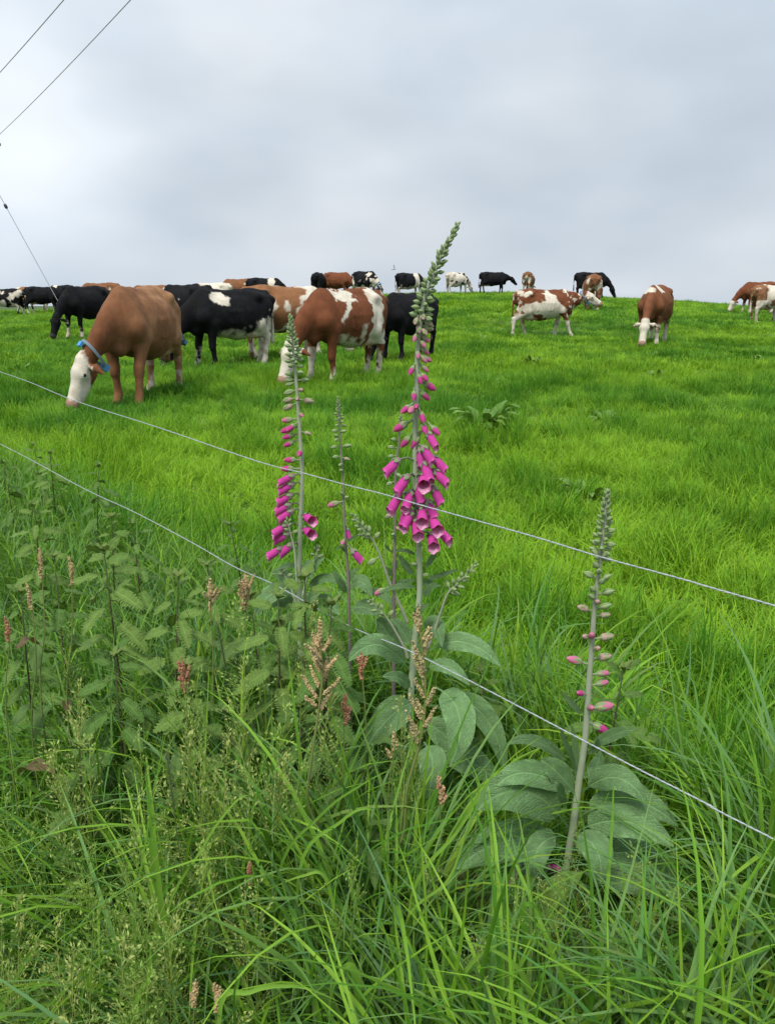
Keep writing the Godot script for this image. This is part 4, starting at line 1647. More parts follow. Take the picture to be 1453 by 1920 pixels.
	# basal leaves
	px_leaves(r, [[930, 320, 760, 172, 590, 262, 140, -0.05, -0.08], [1030, 200, 1230, 158, 1418, 292, 120, -0.03, -0.06], [1060, 400, 1195, 560, 1140, 832, 190, -0.10, -0.14], [1060, 740, 1230, 790, 1420, 930, 190, -0.04, -0.06], [1100, 450, 1330, 560, 1440, 862, 150, -0.02, -0.03], [940, 420, 870, 355, 775, 345, 80, -0.06, -0.1], [1000, 300, 1130, 290, 1250, 395, 90, -0.05, -0.07], [960, 480, 820, 560, 680, 740, 190, -0.05, -0.07], [1010, 130, 1060, 60, 1100, 185, 110, -0.02, -0.05], [900, 250, 800, 100, 740, 40, 120, -0.01, -0.03], [1000, 700, 1050, 830, 1010, 1010, 170, -0.08, -0.1], [980, 600, 1150, 700, 1330, 1010, 180, 0.0, -0.02], [930, 200, 880, 90, 820, 30, 90, 0.03, 0.05], [1000, 800, 1150, 900, 1230, 1180, 170, -0.02, -0.04]], 450, 1150, 2.906, d, rng, leafc)

	# --- the left one with the tilted magenta bells
	d = 1.74
	ox = 480.0
	oy = 580.0
	k = 3.31
	list = zp([[270, 1880], [270, 1750], [271, 1500], [280, 1200], [287, 1000], [278, 850], [265, 650], [255, 500], [240, 350], [232, 250], [222, 150], [215, 48]], ox, oy, k)
	path = px_path(list, d)
	r = thing("foxglove", path[0], "foxglove with magenta bells hanging mostly from one side of a straight stem", "flower", grp)
	stem_part(r, "stem", path, 0.0078, 0.0022, pale, grey)
	fl = [[235, 1030, 162, 1068, 0], [235, 1080, 148, 1132, 1], [225, 1148, 128, 1205, 2], [215, 1208, 118, 1262, 1], [228, 1245, 152, 1302, 1], [192, 1335, 132, 1378, 2], [205, 1390, 110, 1440, 2], [160, 1478, 92, 1525, 2], [228, 1455, 150, 1522, 2], [300, 1280, 342, 1308, 3], [300, 1362, 338, 1390, 3]]
	for f in fl:
		var bu: float = ox + f[0] / k
		var bv: float = oy + f[1] / k
		bell_px(r, bu, bv, ox + f[2] / k, oy + f[3] / k, d - 0.015, f[4], 0.040, stem_at(path, at(bu, bv, d).y - 0.004))
	pk = [[270, 990, 152, 990, 4], [280, 935, 172, 935, 4], [280, 870, 266, 905, 4], [262, 810, 170, 850, 4], [265, 770, 163, 800, 4], [262, 700, 198, 750, 4], [262, 725, 152, 762, 4], [258, 680, 158, 692, 3], [262, 640, 292, 665, 3], [255, 580, 168, 622, 2], [255, 550, 168, 570, 2], [265, 560, 362, 573, 2], [258, 500, 170, 525, 1], [262, 545, 255, 560, 2], [262, 500, 290, 500, 2], [250, 450, 182, 472, 1], [250, 435, 178, 440, 1], [258, 440, 332, 437, 1], [245, 395, 180, 402, 1], [250, 390, 296, 392, 1], [285, 760, 345, 775, 2]]
	for f in pk:
		bud_px(r, ox + f[0] / k, oy + f[1] / k, ox + f[2] / k, oy + f[3] / k, d, f[4], 0.028 if f[4] == 4 else 0.0185)
	bud_spiral(r, path, at(590 - 40, 690, d).y, at(545, 596, d).y, 50, 0.0175, 0.0085, 1, rng)
	px_leaves(r, [[270, 1600, 200, 1590, 138, 1612, 44, -0.03, -0.05], [285, 1700, 350, 1600, 425, 1548, 84, -0.02, -0.05], [290, 1760, 440, 1668, 605, 1745, 66, -0.03, -0.06], [250, 1760, 100, 1765, 0, 1905, 130, -0.04, -0.08], [280, 1590, 320, 1600, 345, 1680, 84, -0.03, -0.05], [285, 1850, 340, 1790, 395, 1770, 84, -0.02, -0.03], [245, 1720, 170, 1650, 100, 1640, 100, 0.02, 0.02], [250, 1860, 150, 1800, 60, 1860, 120, 0.0, -0.02], [290, 1880, 420, 1820, 520, 1900, 120, 0.0, -0.02]], ox, oy, k, d, rng, leafc)
	for sh in [[[255, 1720], [240, 1500], [215, 1390], [195, 1310]], [[255, 1850], [215, 1720], [180, 1660], [155, 1610]], [[290, 1780], [330, 1620], [370, 1540], [385, 1480]]]:
		var sp := px_path(zp(sh, ox, oy, k), d - 0.035, false)
		stem_part(r, "side_shoot", sp, 0.0032, 0.0012, pale, grey, 7)
		for i in 8:
			var t := lerpf(0.66, 0.99, i / 7.0)
			var p := lerp_pts(Array(sp), t)
			var a: float = i * 2.4
			add_bud(r, 1 if i < 4 else 0, p, Vector3(cos(a), lerpf(0.4, 2.0, i / 7.0), sin(a)), Vector3.DOWN, lerpf(0.016, 0.008, i / 7.0))

	# --- slim one between them
	d = 1.66
	list = zp([[578, 1890], [575, 1700], [560, 1500], [550, 1350], [545, 1200], [540, 1050], [530, 900], [522, 750], [515, 650], [508, 555]], ox, oy, k)
	path = px_path(list, d)
	r = thing("foxglove", path[0], "slim foxglove with a purplish stem and a single hanging pink bell", "flower", grp)
	stem_part(r, "stem", path, 0.0042, 0.0015, Color(0.20, 0.17, 0.155), Color(0.22, 0.22, 0.17), 8)
	bell_px(r, ox + 592 / k, oy + 1490 / k, ox + 662 / k, oy + 1572 / k, d - 0.01, 1, 0.036, stem_at(path, at(650, 1022, d).y))
	bell_px(r, ox + 560 / k, oy + 1355 / k, ox + 575 / k, oy + 1405 / k, d + 0.01, 0, 0.026, stem_at(path, at(650, 985, d).y))
	for f in [[518, 850, 463, 858, 1], [530, 850, 597, 843, 1], [528, 912, 473, 918, 1], [535, 920, 582, 933, 2], [545, 1190, 442, 1222, 3], [520, 800, 490, 815, 1], [520, 790, 485, 780, 1], [520, 750, 472, 756, 1], [520, 760, 560, 755, 1], [540, 960, 515, 970, 0], [540, 1000, 522, 1000, 0], [545, 1160, 520, 1130, 0], [545, 1170, 575, 1165, 0], [552, 1420, 535, 1455, 3]]:
		bud_px(r, ox + f[0] / k, oy + f[1] / k, ox + f[2] / k, oy + f[3] / k, d, f[4], 0.015 if f[4] < 3 else 0.021)
	bud_spiral(r, path, at(637, 800, d).y, at(633, 748, d).y, 26, 0.0115, 0.005, 1, rng)
	px_leaves(r, [[575, 1740, 650, 1690, 720, 1790, 100, -0.03, -0.05], [575, 1780, 520, 1690, 480, 1620, 50, -0.02, -0.02], [560, 1520, 530, 1480, 495, 1490, 24, -0.01, -0.02], [556, 1450, 600, 1420, 640, 1390, 22, -0.01, -0.02], [580, 1860, 680, 1850, 760, 1900, 110, -0.03, -0.05], [580, 1700, 600, 1640, 640, 1610, 46, 0.0, 0.0]], ox, oy, k, d, rng, leafc)

	# --- slim one half hidden behind the tall one
	d = 1.62
	ox = 660.0
	oy = 740.0
	k = 3.84
	list = zp([[300, 1560], [305, 1300], [308, 1000], [310, 700], [320, 500], [335, 370], [345, 250], [352, 150]], ox, oy, k)
	path = px_path(list, d)
	r = thing("foxglove", path[0], "thin purple-stemmed foxglove half hidden behind the tallest one", "flower", grp)
	stem_part(r, "stem", path, 0.0048, 0.0014, Color(0.19, 0.15, 0.15), Color(0.22, 0.21, 0.17), 8)
	for f in [[335, 330, 276, 318, 1], [325, 385, 252, 374, 1], [320, 440, 256, 446, 1], [310, 625, 242, 652, 1], [308, 845, 238, 888, 2], [312, 560, 350, 590, 0], [310, 950, 345, 970, 2], [308, 1000, 290, 1010, 0]]:
		bud_px(r, ox + f[0] / k, oy + f[1] / k, ox + f[2] / k, oy + f[3] / k, d, f[4], 0.0155)
	bud_spiral(r, path, at(748, 812, d).y, at(751, 780, d).y, 14, 0.010, 0.005, 1, rng)
	px_leaves(r, [[305, 1330, 270, 1270, 235, 1240, 34, -0.01, -0.02], [305, 1150, 250, 1100, 235, 1080, 22, -0.01, -0.02], [305, 1420, 350, 1350, 400, 1340, 40, -0.01, -0.02], [300, 1540, 200, 1430, 60, 1430, 70, 0.02, 0.02], [300, 1300, 320, 1220, 325, 1190, 30, 0.0, 0.0]], ox, oy, k, d, rng, leafc)

	# --- the right one, hardly in flower, with broad basal leaves
	d = 1.17
	ox = 850.0
	oy = 900.0
	k = 2.4
	list = zp([[500, 1880], [515, 1700], [540, 1550], [565, 1350], [590, 1180], [600, 1050], [612, 870], [622, 750], [632, 600], [645, 480], [655, 380], [668, 280], [680, 180], [690, 62]], ox, oy, k)
	path = px_path(list, d)
	r = thing("foxglove", path[0], "foxglove with pale stem, few pink buds and broad grey-green leaves, standing apart from the others", "flower", grp)
	stem_part(r, "stem", path, 0.0078, 0.0022, pale * 0.98, Color(0.29, 0.29, 0.235), 12)
	for f in [[606, 830, 508, 800, 3], [600, 965, 548, 955, 4], [620, 712, 574, 700, 2], [622, 712, 622, 690, 3], [628, 592, 556, 568, 2], [640, 505, 612, 478, 1], [640, 535, 603, 513, 1], [648, 445, 583, 413, 1], [652, 420, 656, 405, 1], [598, 1085, 698, 1135, 4], [602, 1030, 722, 1012, 3], [600, 1025, 625, 1025, 3], [615, 925, 698, 907, 3], [618, 875, 702, 867, 3], [622, 805, 712, 790, 2], [625, 765, 655, 755, 2], [630, 715, 722, 700, 2], [635, 612, 706, 605, 2], [638, 580, 714, 558, 1], [642, 555, 650, 545, 2], [645, 515, 727, 496, 1], [650, 455, 712, 425, 1], [650, 470, 680, 445, 1], [655, 405, 625, 360, 1], [665, 360, 690, 320, 1], [660, 345, 615, 312, 1]]:
		bud_px(r, ox + f[0] / k, oy + f[1] / k, ox + f[2] / k, oy + f[3] / k, d, f[4], 0.0185 if f[4] < 3 else 0.022)
	bud_spiral(r, path, at(1122, 1050, d).y, at(1137, 927, d).y, 46, 0.0165, 0.0085, 1, rng)
	px_leaves(r, [[545, 1300, 380, 1178, 238, 1192, 62, -0.03, -0.06], [600, 1210, 720, 1145, 818, 1124, 62, -0.04, -0.07], [588, 1060, 535, 1010, 488, 950, 36, -0.02, -0.03], [556, 1420, 340, 1318, 188, 1385, 130, -0.05, -0.07], [515, 1560, 320, 1400, 105, 1485, 230, -0.06, -0.08], [556, 1420, 470, 1320, 392, 1258, 130, -0.02, -0.03], [572, 1410, 730, 1338, 868, 1462, 130, -0.05, -0.08], [560, 1520, 790, 1440, 1012, 1562, 150, -0.04, -0.07], [560, 1580, 770, 1535, 992, 1652, 165, -0.06, -0.10], [485, 1650, 250, 1620, 8, 1752, 200, -0.06, -0.10], [490, 1600, 380, 1660, 372, 1830, 130, -0.09, -0.10], [560, 1680, 830, 1700, 1042, 1872, 190, -0.02, -0.05], [540, 1770, 780, 1790, 1048, 1905, 150, -0.04, -0.07], [530, 1590, 640, 1660, 655, 1815, 160, -0.08, -0.10], [595, 1340, 640, 1290, 660, 1215, 80, 0.02, 0.03], [590, 1240, 640, 1200, 640, 1160, 40, -0.02, -0.03], [560, 1310, 510, 1200, 480, 1110, 34, -0.03, -0.05], [545, 1340, 550, 1240, 530, 1095, 44, 0.0, 0.0], [520, 1500, 480, 1400, 470, 1370, 50, -0.06, -0.08], [470, 1760, 300, 1760, 180, 1900, 150, -0.03, -0.05]], ox, oy, k, d, rng, leafc * 1.02)
	# a spent bell caught low in the leaves
	bell_px(r, ox + 285 / k, oy + 1750 / k, ox + 262 / k, oy + 1815 / k, d - 0.06, 1, 0.034, at(ox + 330 / k, oy + 1730 / k, d - 0.02))
	bell_px(r, ox + 485 / k, oy + 1760 / k, ox + 440 / k, oy + 1738 / k, d - 0.02, 0, 0.024, at(ox + 500 / k, oy + 1755 / k, d))

# ------------------------------------------------------------------ nettles
func nettle_leaf(rng: RandomNumberGenerator, m: Material) -> ArrayMesh:
	# unit leaf along +y, upper side +z, toothed edge
	var b := MB.new()
	var n := 28
	var rib := []
	var left := []
	var right := []
	var mid_l := []
	var mid_r := []
	for i in n + 1:
		var t := float(i) / n
		var w := 0.33 * pow(t + 0.015, 0.42) * pow(1.0 - t, 0.62) * 1.5
		if i % 2 == 1:
			w *= 0.66
		var y := t + (0.03 if i % 2 == 0 else -0.02)
		var sag := -0.30 * t * t
		var wv := 0.03 * sin(t * 16.0)
		var col := Color.WHITE * rng.randf_range(0.92, 1.08)
		rib.append(b.add(Vector3(0, t, sag), col * 1.15, Vector2(0.5, t)))
		mid_l.append(b.add(Vector3(-w * 0.5, (t + y) * 0.5 + 0.02, sag + 0.06 * w + wv * 0.6 + (0.02 if i % 2 == 0 else -0.012)), col, Vector2(0.27, t)))
		mid_r.append(b.add(Vector3(w * 0.5, (t + y) * 0.5 + 0.02, sag + 0.06 * w - wv * 0.6 + (0.02 if i % 2 == 0 else -0.012)), col, Vector2(0.73, t)))
		left.append(b.add(Vector3(-w, y, sag + 0.05 * w + wv), col, Vector2(0.03, t)))
		right.append(b.add(Vector3(w, y, sag + 0.05 * w - wv), col, Vector2(0.97, t)))
	for i in n:
		for pr in [[left, mid_l], [mid_l, rib], [rib, mid_r], [mid_r, right]]:
			b.quad(pr[0][i], pr[0][i + 1], pr[1][i + 1], pr[1][i])
	b.tube(PackedVector3Array([Vector3(0, -0.3, 0.04), Vector3(0, -0.1, 0.03), Vector3(0, 0.02, 0)]), PackedFloat32Array([0.016]), 4, [Color(1.3, 1.0, 0.8)])
	return b.mesh(m)

func build_nettles() -> void:
	var rng := RandomNumberGenerator.new()
	rng.seed = 101
	var shapes := []
	var tints := [Color(0.120, 0.240, 0.052), Color(0.145, 0.270, 0.058), Color(0.175, 0.300, 0.065), Color(0.25, 0.37, 0.10)]
	for c in tints.size():
		var m: StandardMaterial3D = leaf_material("nettle_leaf", 8.0, 0.5, 0.10, 0.62, 0.35).duplicate()
		m.albedo_color = tints[c].linear_to_srgb()
		shapes.append([nettle_leaf(rng, m), nettle_leaf(rng, m)])
	var stem_m := mat("nettle_stem", 0.7, 0.0, 0.3)
	# top pixel, forward distance, height, leaf size, label
	var common := "stinging nettle with toothed dull green leaves among the verge grass"
	var spots := [
		[196, 1035, 1.62, 0.62, 0.080, "large stinging nettle with a pale bristly tip and reddish stem"],
		[335, 1082, 1.55, 0.55, 0.072, "stinging nettle with a pale tip beside the rusty sorrel heads"],
		[103, 1045, 1.8, 0.5, 0.066, common], [250, 985, 2.15, 0.5, 0.066, common],
		[65, 948, 2.35, 0.55, 0.066, common], [8, 868, 3.1, 0.6, 0.07, common], [64, 835, 3.5, 0.6, 0.066, common],
		[95, 850, 3.4, 0.55, 0.066, common], [186, 875, 3.0, 0.5, 0.066, common], [210, 970, 2.3, 0.45, 0.06, common],
		[432, 985, 2.2, 0.55, 0.062, common], [390, 1060, 1.8, 0.5, 0.066, common], [470, 1120, 1.62, 0.4, 0.066, common],
		[572, 1085, 1.50, 0.42, 0.085, "broad-leaved stinging nettle at the foot of the one-sided foxglove"],
		[522, 1120, 1.48, 0.36, 0.080, common], [622, 1135, 1.42, 0.32, 0.075, common], [40, 1110, 1.65, 0.45, 0.066, common], [215, 1230, 1.45, 0.34, 0.08, common], [350, 1250, 1.4, 0.34, 0.075, common], 
		[1168, 1256, 1.36, 0.42, 0.068, "lone stinging nettle beside the foxglove that stands apart"],
		[900, 1260, 1.62, 0.36, 0.07, "stinging nettle tucked behind the basal leaves of the tallest foxglove"], [560, 1330, 1.35, 0.28, 0.075, common], [150, 1400, 1.28, 0.26, 0.07, common], [420, 1340, 1.35, 0.28, 0.07, common],
	]
	for q in spots:
		var top := at(q[0], q[1], q[2])
		var gx: float = top.x + rng.randf_range(-0.03, 0.05)
		var gz: float = top.z + rng.randf_range(-0.03, 0.03)
		var foot := Vector3(gx, land(gx, gz), gz)
		var says: String = q[5]
		if says == common:
			if q[2] > 2.6:
				says = "stinging nettle rising from the field grass beyond the lower wire"
			elif q[2] > 1.95:
				says = "stinging nettle standing close to the lower fence wire"
			elif q[2] < 1.42:
				says = "low stinging nettle half buried in the long verge grass"
		var t := thing("stinging_nettle", foot, says, "nettle", "stinging nettles on the bank")
		var h := top.y - foot.y
		if h < 0.12:
			h = 0.12
			top.y = foot.y + h
		var bend := Vector3(rng.randf_range(-0.02, 0.02), 0, rng.randf_range(-0.02, 0.02))
		var pts := smooth_path([Vector3(0, -0.02, 0), (top - foot) * 0.35 + bend, (top - foot) * 0.7 + bend * 0.6, top - foot], 5)
		var b := MB.new()
		var cols := []
		var rad := PackedFloat32Array()
		for i in pts.size():
			var f := float(i) / (pts.size() - 1)
			cols.append(Color(0.085, 0.05, 0.042).lerp(Color(0.11, 0.14, 0.06), ss(0.55, 1.0, f)))
			rad.push_back(lerpf(0.0034, 0.0014, f))
		b.tube(pts, rad, 5, cols)
		part(t, "stem", b.mesh(stem_m))
		var shade := rng.randi() % 3
		var pairs := clampi(int(h / 0.036), 6, 14)
		for i in pairs:
			var down := 0.012 + 0.030 * i + 0.0006 * i * i
			var f := 1.0 - down / h
			if f < 0.08:
				break
			var size: float = q[4] * (0.50 + 0.50 * ss(0.0, 4.0, float(i))) * rng.randf_range(0.82, 1.15)
			var p := lerp_pts(Array(pts), f)
			var a := (PI * 0.5 if i % 2 == 1 else 0.0) + rng.randf_range(-0.45, 0.45) + t.position.x * 7.0
			for s in 2:
				if rng.randf() < 0.06:
					continue
				var aa := a + PI * s
				var out := Vector3(cos(aa), 0, sin(aa))
				var rise := 1.0 if i == 0 else (0.35 if i == 1 else rng.randf_range(-0.5, 0.12))
				var dir := out + Vector3(0, rise, 0)
				part(t, "leaf", shapes[shade][rng.randi() % 2], aim(p + dir.normalized() * size * 0.28, dir, Vector3.UP + out * 0.3 + Vector3(rng.randf_range(-0.5, 0.5), 0, 0.35 + rng.randf_range(-0.4, 0.4)), size))
		for s in 5:
			var aa := s * 1.3 + rng.randf()
			part(t, "tip_leaf", shapes[3][s % 2], aim(pts[pts.size() - 1], Vector3(cos(aa), rng.randf_range(0.7, 2.2), sin(aa)), Vector3(cos(aa), -0.2, sin(aa)) * -1.0, q[4] * rng.randf_range(0.22, 0.40)))

# ------------------------------------------------------------------ sorrel and dock
func raceme(b: MB, a: Vector3, e: Vector3, rng: RandomNumberGenerator, dense: int, c0: Color, c1: Color, fat: float) -> void:
	b.tube(PackedVector3Array([a, a.lerp(e, 0.5) + Vector3(0, 0.003, 0), e]), PackedFloat32Array([0.0011, 0.0008, 0.0005]), 4, [Color(0.16, 0.17, 0.06)])
	for i in dense:
		var t := sqrt(rng.randf())
		var p := a.lerp(e, lerpf(0.12, 1.02, 1.0 - t * 0.9))
		var o := Vector3(rng.randfn(), rng.randfn(), rng.randfn()).normalized()
		p += o * fat * rng.randf_range(0.3, 1.0)
		var s := rng.randf_range(0.0014, 0.0029)
		var col := c0.lerp(c1, rng.randf()) * rng.randf_range(0.75, 1.2)
		var u := o.cross(Vector3(0.3, 1, 0.2)).normalized() * s
		var w := o.cross(u).normalized() * s
		var x := [b.add(p + o * s, col), b.add(p + u, col), b.add(p + w, col), b.add(p - u, col), b.add(p - w, col), b.add(p - o * s, col)]
		for k in 4:
			b.tri(x[0], x[1 + k], x[1 + (k + 1) % 4])
			b.tri(x[5], x[1 + (k + 1) % 4], x[1 + k])

func sorrel(label: String, list: Array, d: float, heads: int, hl: float, spread: float, c0: Color, c1: Color, thick: float, leaves: int, rng: RandomNumberGenerator, dense := 80) -> void:
	var path := px_path(list, d)
	var t := thing("sorrel", path[0], label, "wild plant", "sorrel and dock stalks in seed")
	var b := MB.new()
	var pts := PackedVector3Array()
	var rad := PackedFloat32Array()
	var cols := []
	for i in path.size():
		var f := float(i) / (path.size() - 1)
		pts.push_back(path[i] - t.position)
		rad.push_back(lerpf(thick, thick * 0.35, f))
		cols.append(Color(0.135, 0.20, 0.045).lerp(Color(0.20, 0.20, 0.075), f))
	b.tube(pts, rad, 7, cols)
	part(t, "stem", b.mesh(mat("sorrel_stem", 0.55, 0.1, 0.4)))
	var sm := mat("sorrel_seed", 0.8, 0.2, 0.2)
	for i in heads:
		var f := 1.0 - 0.32 * float(i) / maxf(heads, 1.0) if heads > 1 else 0.97
		var p := lerp_pts(Array(pts), f)
		var a := rng.randf() * TAU
		var e := p + (Vector3(cos(a) * spread, 1.0, sin(a) * spread)).normalized() * hl * rng.randf_range(0.6, 1.1) * (0.7 + 0.6 * (1.0 - f))
		if i == 0:
			e = p + Vector3(rng.randf_range(-0.1, 0.1), 1, 0).normalized() * hl * 0.75
		b = MB.new()
		raceme(b, p, e, rng, dense, c0, c1, 0.0032)
		var o := part(t, "seed_head", b.mesh(sm))
		o.set_meta("kind", "stuff")
	var lm := leaf_material("dock_leaf", 12.0, 0.6, 0.06, 0.5, 0.35)
	for i in leaves:
		var p := lerp_pts(Array(pts), lerpf(0.05, 0.6, float(i) / maxf(leaves, 1)))
		var a := rng.randf() * TAU
		var out := Vector3(cos(a), 0, sin(a))
		var l := rng.randf_range(0.06, 0.12)
		var c := Color(0.10, 0.185, 0.045) if rng.randf() > 0.25 else Color(0.16, 0.12, 0.055)
		part(t, "leaf", leaf_mesh(p, p + out * l * 0.5 + Vector3(0, l * 0.45, 0), p + out * l + Vector3(0, rng.randf_range(0.0, 0.6) * l, 0), l * 0.3, Vector3.UP, c, rng.randf() * 9.0, lm, 0.4, 0.2, 0.15, 0.6))

func build_sorrels() -> void:
	var rng := RandomNumberGenerator.new()
	rng.seed = 202
	var straw := Color(0.47, 0.42, 0.21)
	var rust := Color(0.42, 0.26, 0.14)
	var red := Color(0.38, 0.150, 0.10)
	sorrel("tall straw-coloured dock stalk with a crooked jointed stem in front of the tallest foxglove", [[640, 1745], [668, 1640], [690, 1610], [740, 1588], [757, 1560], [763, 1480], [785, 1400], [797, 1330], [795, 1250], [788, 1185]], 1.13, 16, 0.065, 0.45, straw, Color(0.36, 0.27, 0.14), 0.0042, 4, rng, 150)
	sorrel("branching straw-coloured dock stalk leaning beside the flowering grass", [[640, 1640], [600, 1560], [577, 1500], [585, 1420], [598, 1330], [605, 1260], [600, 1215]], 1.16, 17, 0.072, 0.9, straw, rust, 0.0040, 4, rng, 140)
	var rows := [
		["rust-red sorrel spike below the nettle with the pale tip", 350, 1265, 1.32, 7, 0.05, 0.35, rust, red],
		["feathery sorrel head of fine rusty seeds under the one-sided foxglove", 462, 1105, 1.55, 14, 0.055, 0.5, rust, straw],
		["slender rusty sorrel spike on a bright green stem, left of the large nettle", 80, 1060, 1.5, 4, 0.05, 0.12, rust, straw],
		["thin rusty sorrel spike leaning near the large nettle", 136, 1075, 1.5, 4, 0.05, 0.12, rust, straw],
		["short rust-coloured sorrel spike standing lowest by the nettles", 62, 1125, 1.45, 3, 0.05, 0.12, rust, straw],
		["small reddish sorrel tip beside the slender rusty spikes", 18, 1185, 1.4, 3, 0.04, 0.15, red, rust],
		["drooping rusty sorrel head among the flowering grass", 395, 1115, 1.5, 8, 0.05, 0.7, straw, rust],
		["small sorrel head with pink tips below the broad foxglove leaf", 680, 1245, 1.3, 5, 0.03, 0.5, red, rust],
		["curled rusty sorrel head by the crooked dock stalk", 735, 1395, 1.2, 4, 0.035, 0.5, rust, straw],
		["sorrel head with a crimson tip beside the long pale grass blades", 824, 1480, 1.12, 5, 0.035, 0.5, red, straw],
		["sorrel branch with reddish seeds beside the branching dock stalk", 645, 1330, 1.22, 5, 0.04, 0.5, rust, red],
		["dark red sorrel spike in the deep grass", 470, 1640, 1.0, 3, 0.03, 0.2, red, rust],
		["rusty sorrel tuft low in the verge grass", 365, 1862, 0.86, 5, 0.03, 0.3, rust, straw],
		["pale rusty sorrel tuft beside the rusty one low in the verge", 405, 1868, 0.86, 5, 0.03, 0.4, straw, rust],
		["rusty sorrel spike in the grass below the foxglove that stands apart", 1105, 1870, 0.86, 5, 0.032, 0.3, rust, straw],
		["crimson sorrel spike at the edge of the verge", 1408, 1882, 0.84, 4, 0.03, 0.2, red, rust],
		["reddish sorrel spike beside the crimson one", 1355, 1885, 0.84, 5, 0.03, 0.3, rust, red],
	]
	for q in rows:
		var u: float = q[1]
		var v: float = q[2]
		sorrel(q[0], [[u + rng.randf_range(-12, 12), v + 260], [u + rng.randf_range(-8, 8), v + 120], [u, v + 30], [u + rng.randf_range(-4, 4), v]], q[3], q[4], q[5], q[6], q[7], q[8], 0.0022, 3, rng, 90)

const DOCKS := [
	[905, 815, 34, 0.42, "largest clump of broad dock leaves, behind the bells of the tallest foxglove"],
	[1135, 798, 16, 0.28, "low rosette of broad dark dock leaves in the grazed grass"], [1100, 945, 26, 0.27, "bluish tuft of narrow dock leaves behind the tip of the foxglove that stands apart"],
	[1225, 712, 12, 0.3, "low rosette of broad dark dock leaves in the grazed grass"], [1000, 682, 10, 0.3, "low rosette of broad dark dock leaves in the grazed grass"], [1415, 680, 8, 0.28, "low rosette of broad dark dock leaves in the grazed grass"], [1220, 670, 7, 0.26, "low rosette of broad dark dock leaves in the grazed grass"], [1330, 880, 10, 0.18, "low rosette of broad dark dock leaves in the grazed grass"], [940, 850, 9, 0.2, "low rosette of broad dark dock leaves in the grazed grass"], [1215, 835, 9, 0.2, "low rosette of broad dark dock leaves in the grazed grass"], [40, 700, 12, 0.3, "tussock of dock leaves under the upper wire near the big brown cow"], [980, 745, 9, 0.22, "low rosette of broad dark dock leaves in the grazed grass"], [905, 640, 7, 0.3, "low rosette of broad dark dock leaves in the grazed grass"], [1430, 860, 9, 0.2, "low rosette of broad dark dock leaves in the grazed grass"],
]

func build_docks() -> void:
	var rng := RandomNumberGenerator.new()
	rng.seed = 303
	var lm := leaf_material("dock_leaf", 12.0, 0.6, 0.06, 0.5, 0.35)
	# u, v of the crown, leaves, leaf length, label
	for q in DOCKS:
		var g := ground_at(q[0], q[1])
		g.y -= 0.06
		var t := thing("dock_plant", g, q[4], "wild plant", "dock clumps in the pasture")
		for i in int(q[2] * 1.5):
			var a := rng.randf() * TAU
			var out := Vector3(cos(a), 0, sin(a))
			var l: float = q[3] * rng.randf_range(0.6, 1.15)
			var rise := rng.randf_range(0.15, 1.3)
			out = (out + Vector3(rng.randf_range(-0.3, 0.3), 0, 0)).normalized()
			var c := Color(0.10, 0.225, 0.035).lerp(Color(0.19, 0.33, 0.07), rng.randf())
			if rng.randf() < 0.02:
				c = Color(0.20, 0.12, 0.05)
			var tip := out * l * 0.85 + Vector3(0, l * rise * 0.62, 0)
			part(t, "leaf", leaf_mesh(out * 0.02, tip * 0.5 + Vector3(0, l * 0.30, 0), tip, l * rng.randf_range(0.16, 0.27), Vector3.UP + out * 0.1, c, rng.randf() * 9.0, lm, 0.3, 0.16, 0.16, 0.6))

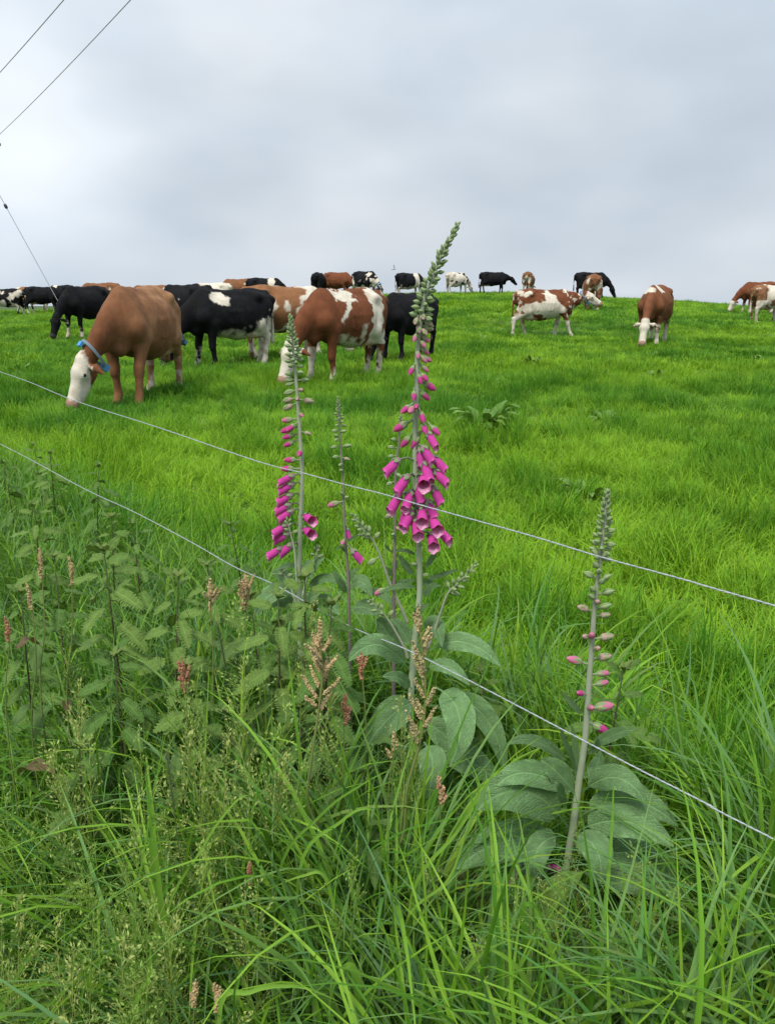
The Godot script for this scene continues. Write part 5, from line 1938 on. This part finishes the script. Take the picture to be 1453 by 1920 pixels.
func build_verge_docks() -> void:
	var rng := RandomNumberGenerator.new()
	rng.seed = 404
	var lm := leaf_material("dock_leaf", 12.0, 0.6, 0.06, 0.5, 0.35)
	var rows := [[440, 1790, 0.95], [610, 1590, 1.08], [690, 1560, 1.12], [780, 1810, 0.92], [1400, 1870, 0.88], [60, 1460, 1.2], [230, 1400, 1.28], [560, 1700, 1.0], [330, 1560, 1.1], [150, 1640, 1.02], [930, 1600, 1.05]]
	for q in rows:
		var p := at(q[0], q[1], q[2])
		var g := Vector3(p.x, land(p.x, p.z), p.z)
		var t := thing("dock_plant", g, "narrow oblong dock leaves standing up through the long verge grass", "wild plant", "docks in the verge")
		var h := maxf(p.y - g.y, 0.1)
		for i in 9:
			var a := rng.randf() * TAU
			var out := Vector3(cos(a), 0, sin(a))
			var l := minf(h, 0.2) * rng.randf_range(0.6, 1.15)
			var c := Color(0.105, 0.215, 0.038).lerp(Color(0.17, 0.30, 0.055), rng.randf())
			if rng.randf() < 0.05:
				c = Color(0.22, 0.19, 0.08)
			var tip := out * l * rng.randf_range(0.3, 0.8) + Vector3(0, l * rng.randf_range(0.7, 1.0), 0)
			part(t, "leaf", leaf_mesh(out * 0.01, tip * 0.55 + Vector3(0, l * 0.12, 0), tip, 0.024 + 0.11 * l * rng.randf_range(0.7, 1.2), out * -0.6 + Vector3(0, 0.5, 0.5), c, rng.randf() * 9.0, lm, 0.35, 0.14, 0.3, 0.6))

func build_bird() -> void:
	var p := at(738.0, 505.0, 34.0)
	var t := thing("bird", p, "small pale bird flying low over the crest of the field", "bird")
	var m := mat("feathers", 0.8, 0.1, 0.2)
	var b := MB.new()
	b.tube(PackedVector3Array([Vector3(-0.13, 0.0, 0), Vector3(-0.06, 0.0, 0), Vector3(0.02, 0.01, 0), Vector3(0.09, 0.02, 0), Vector3(0.12, 0.018, 0)]), PackedFloat32Array([0.006, 0.024, 0.032, 0.024, 0.005]), 8, [Color(0.52, 0.54, 0.56)])
	part(t, "body", b.mesh(m))
	for s in [-1.0, 1.0]:
		b = MB.new()
		b.blade(Vector3(0.02, 0.01, 0.02 * s), Vector3(-0.25, 0, s).normalized(), 0.2, 0.9, 0.07, 6, Color(0.50, 0.52, 0.54), true)
		part(t, "wing", b.mesh(m))
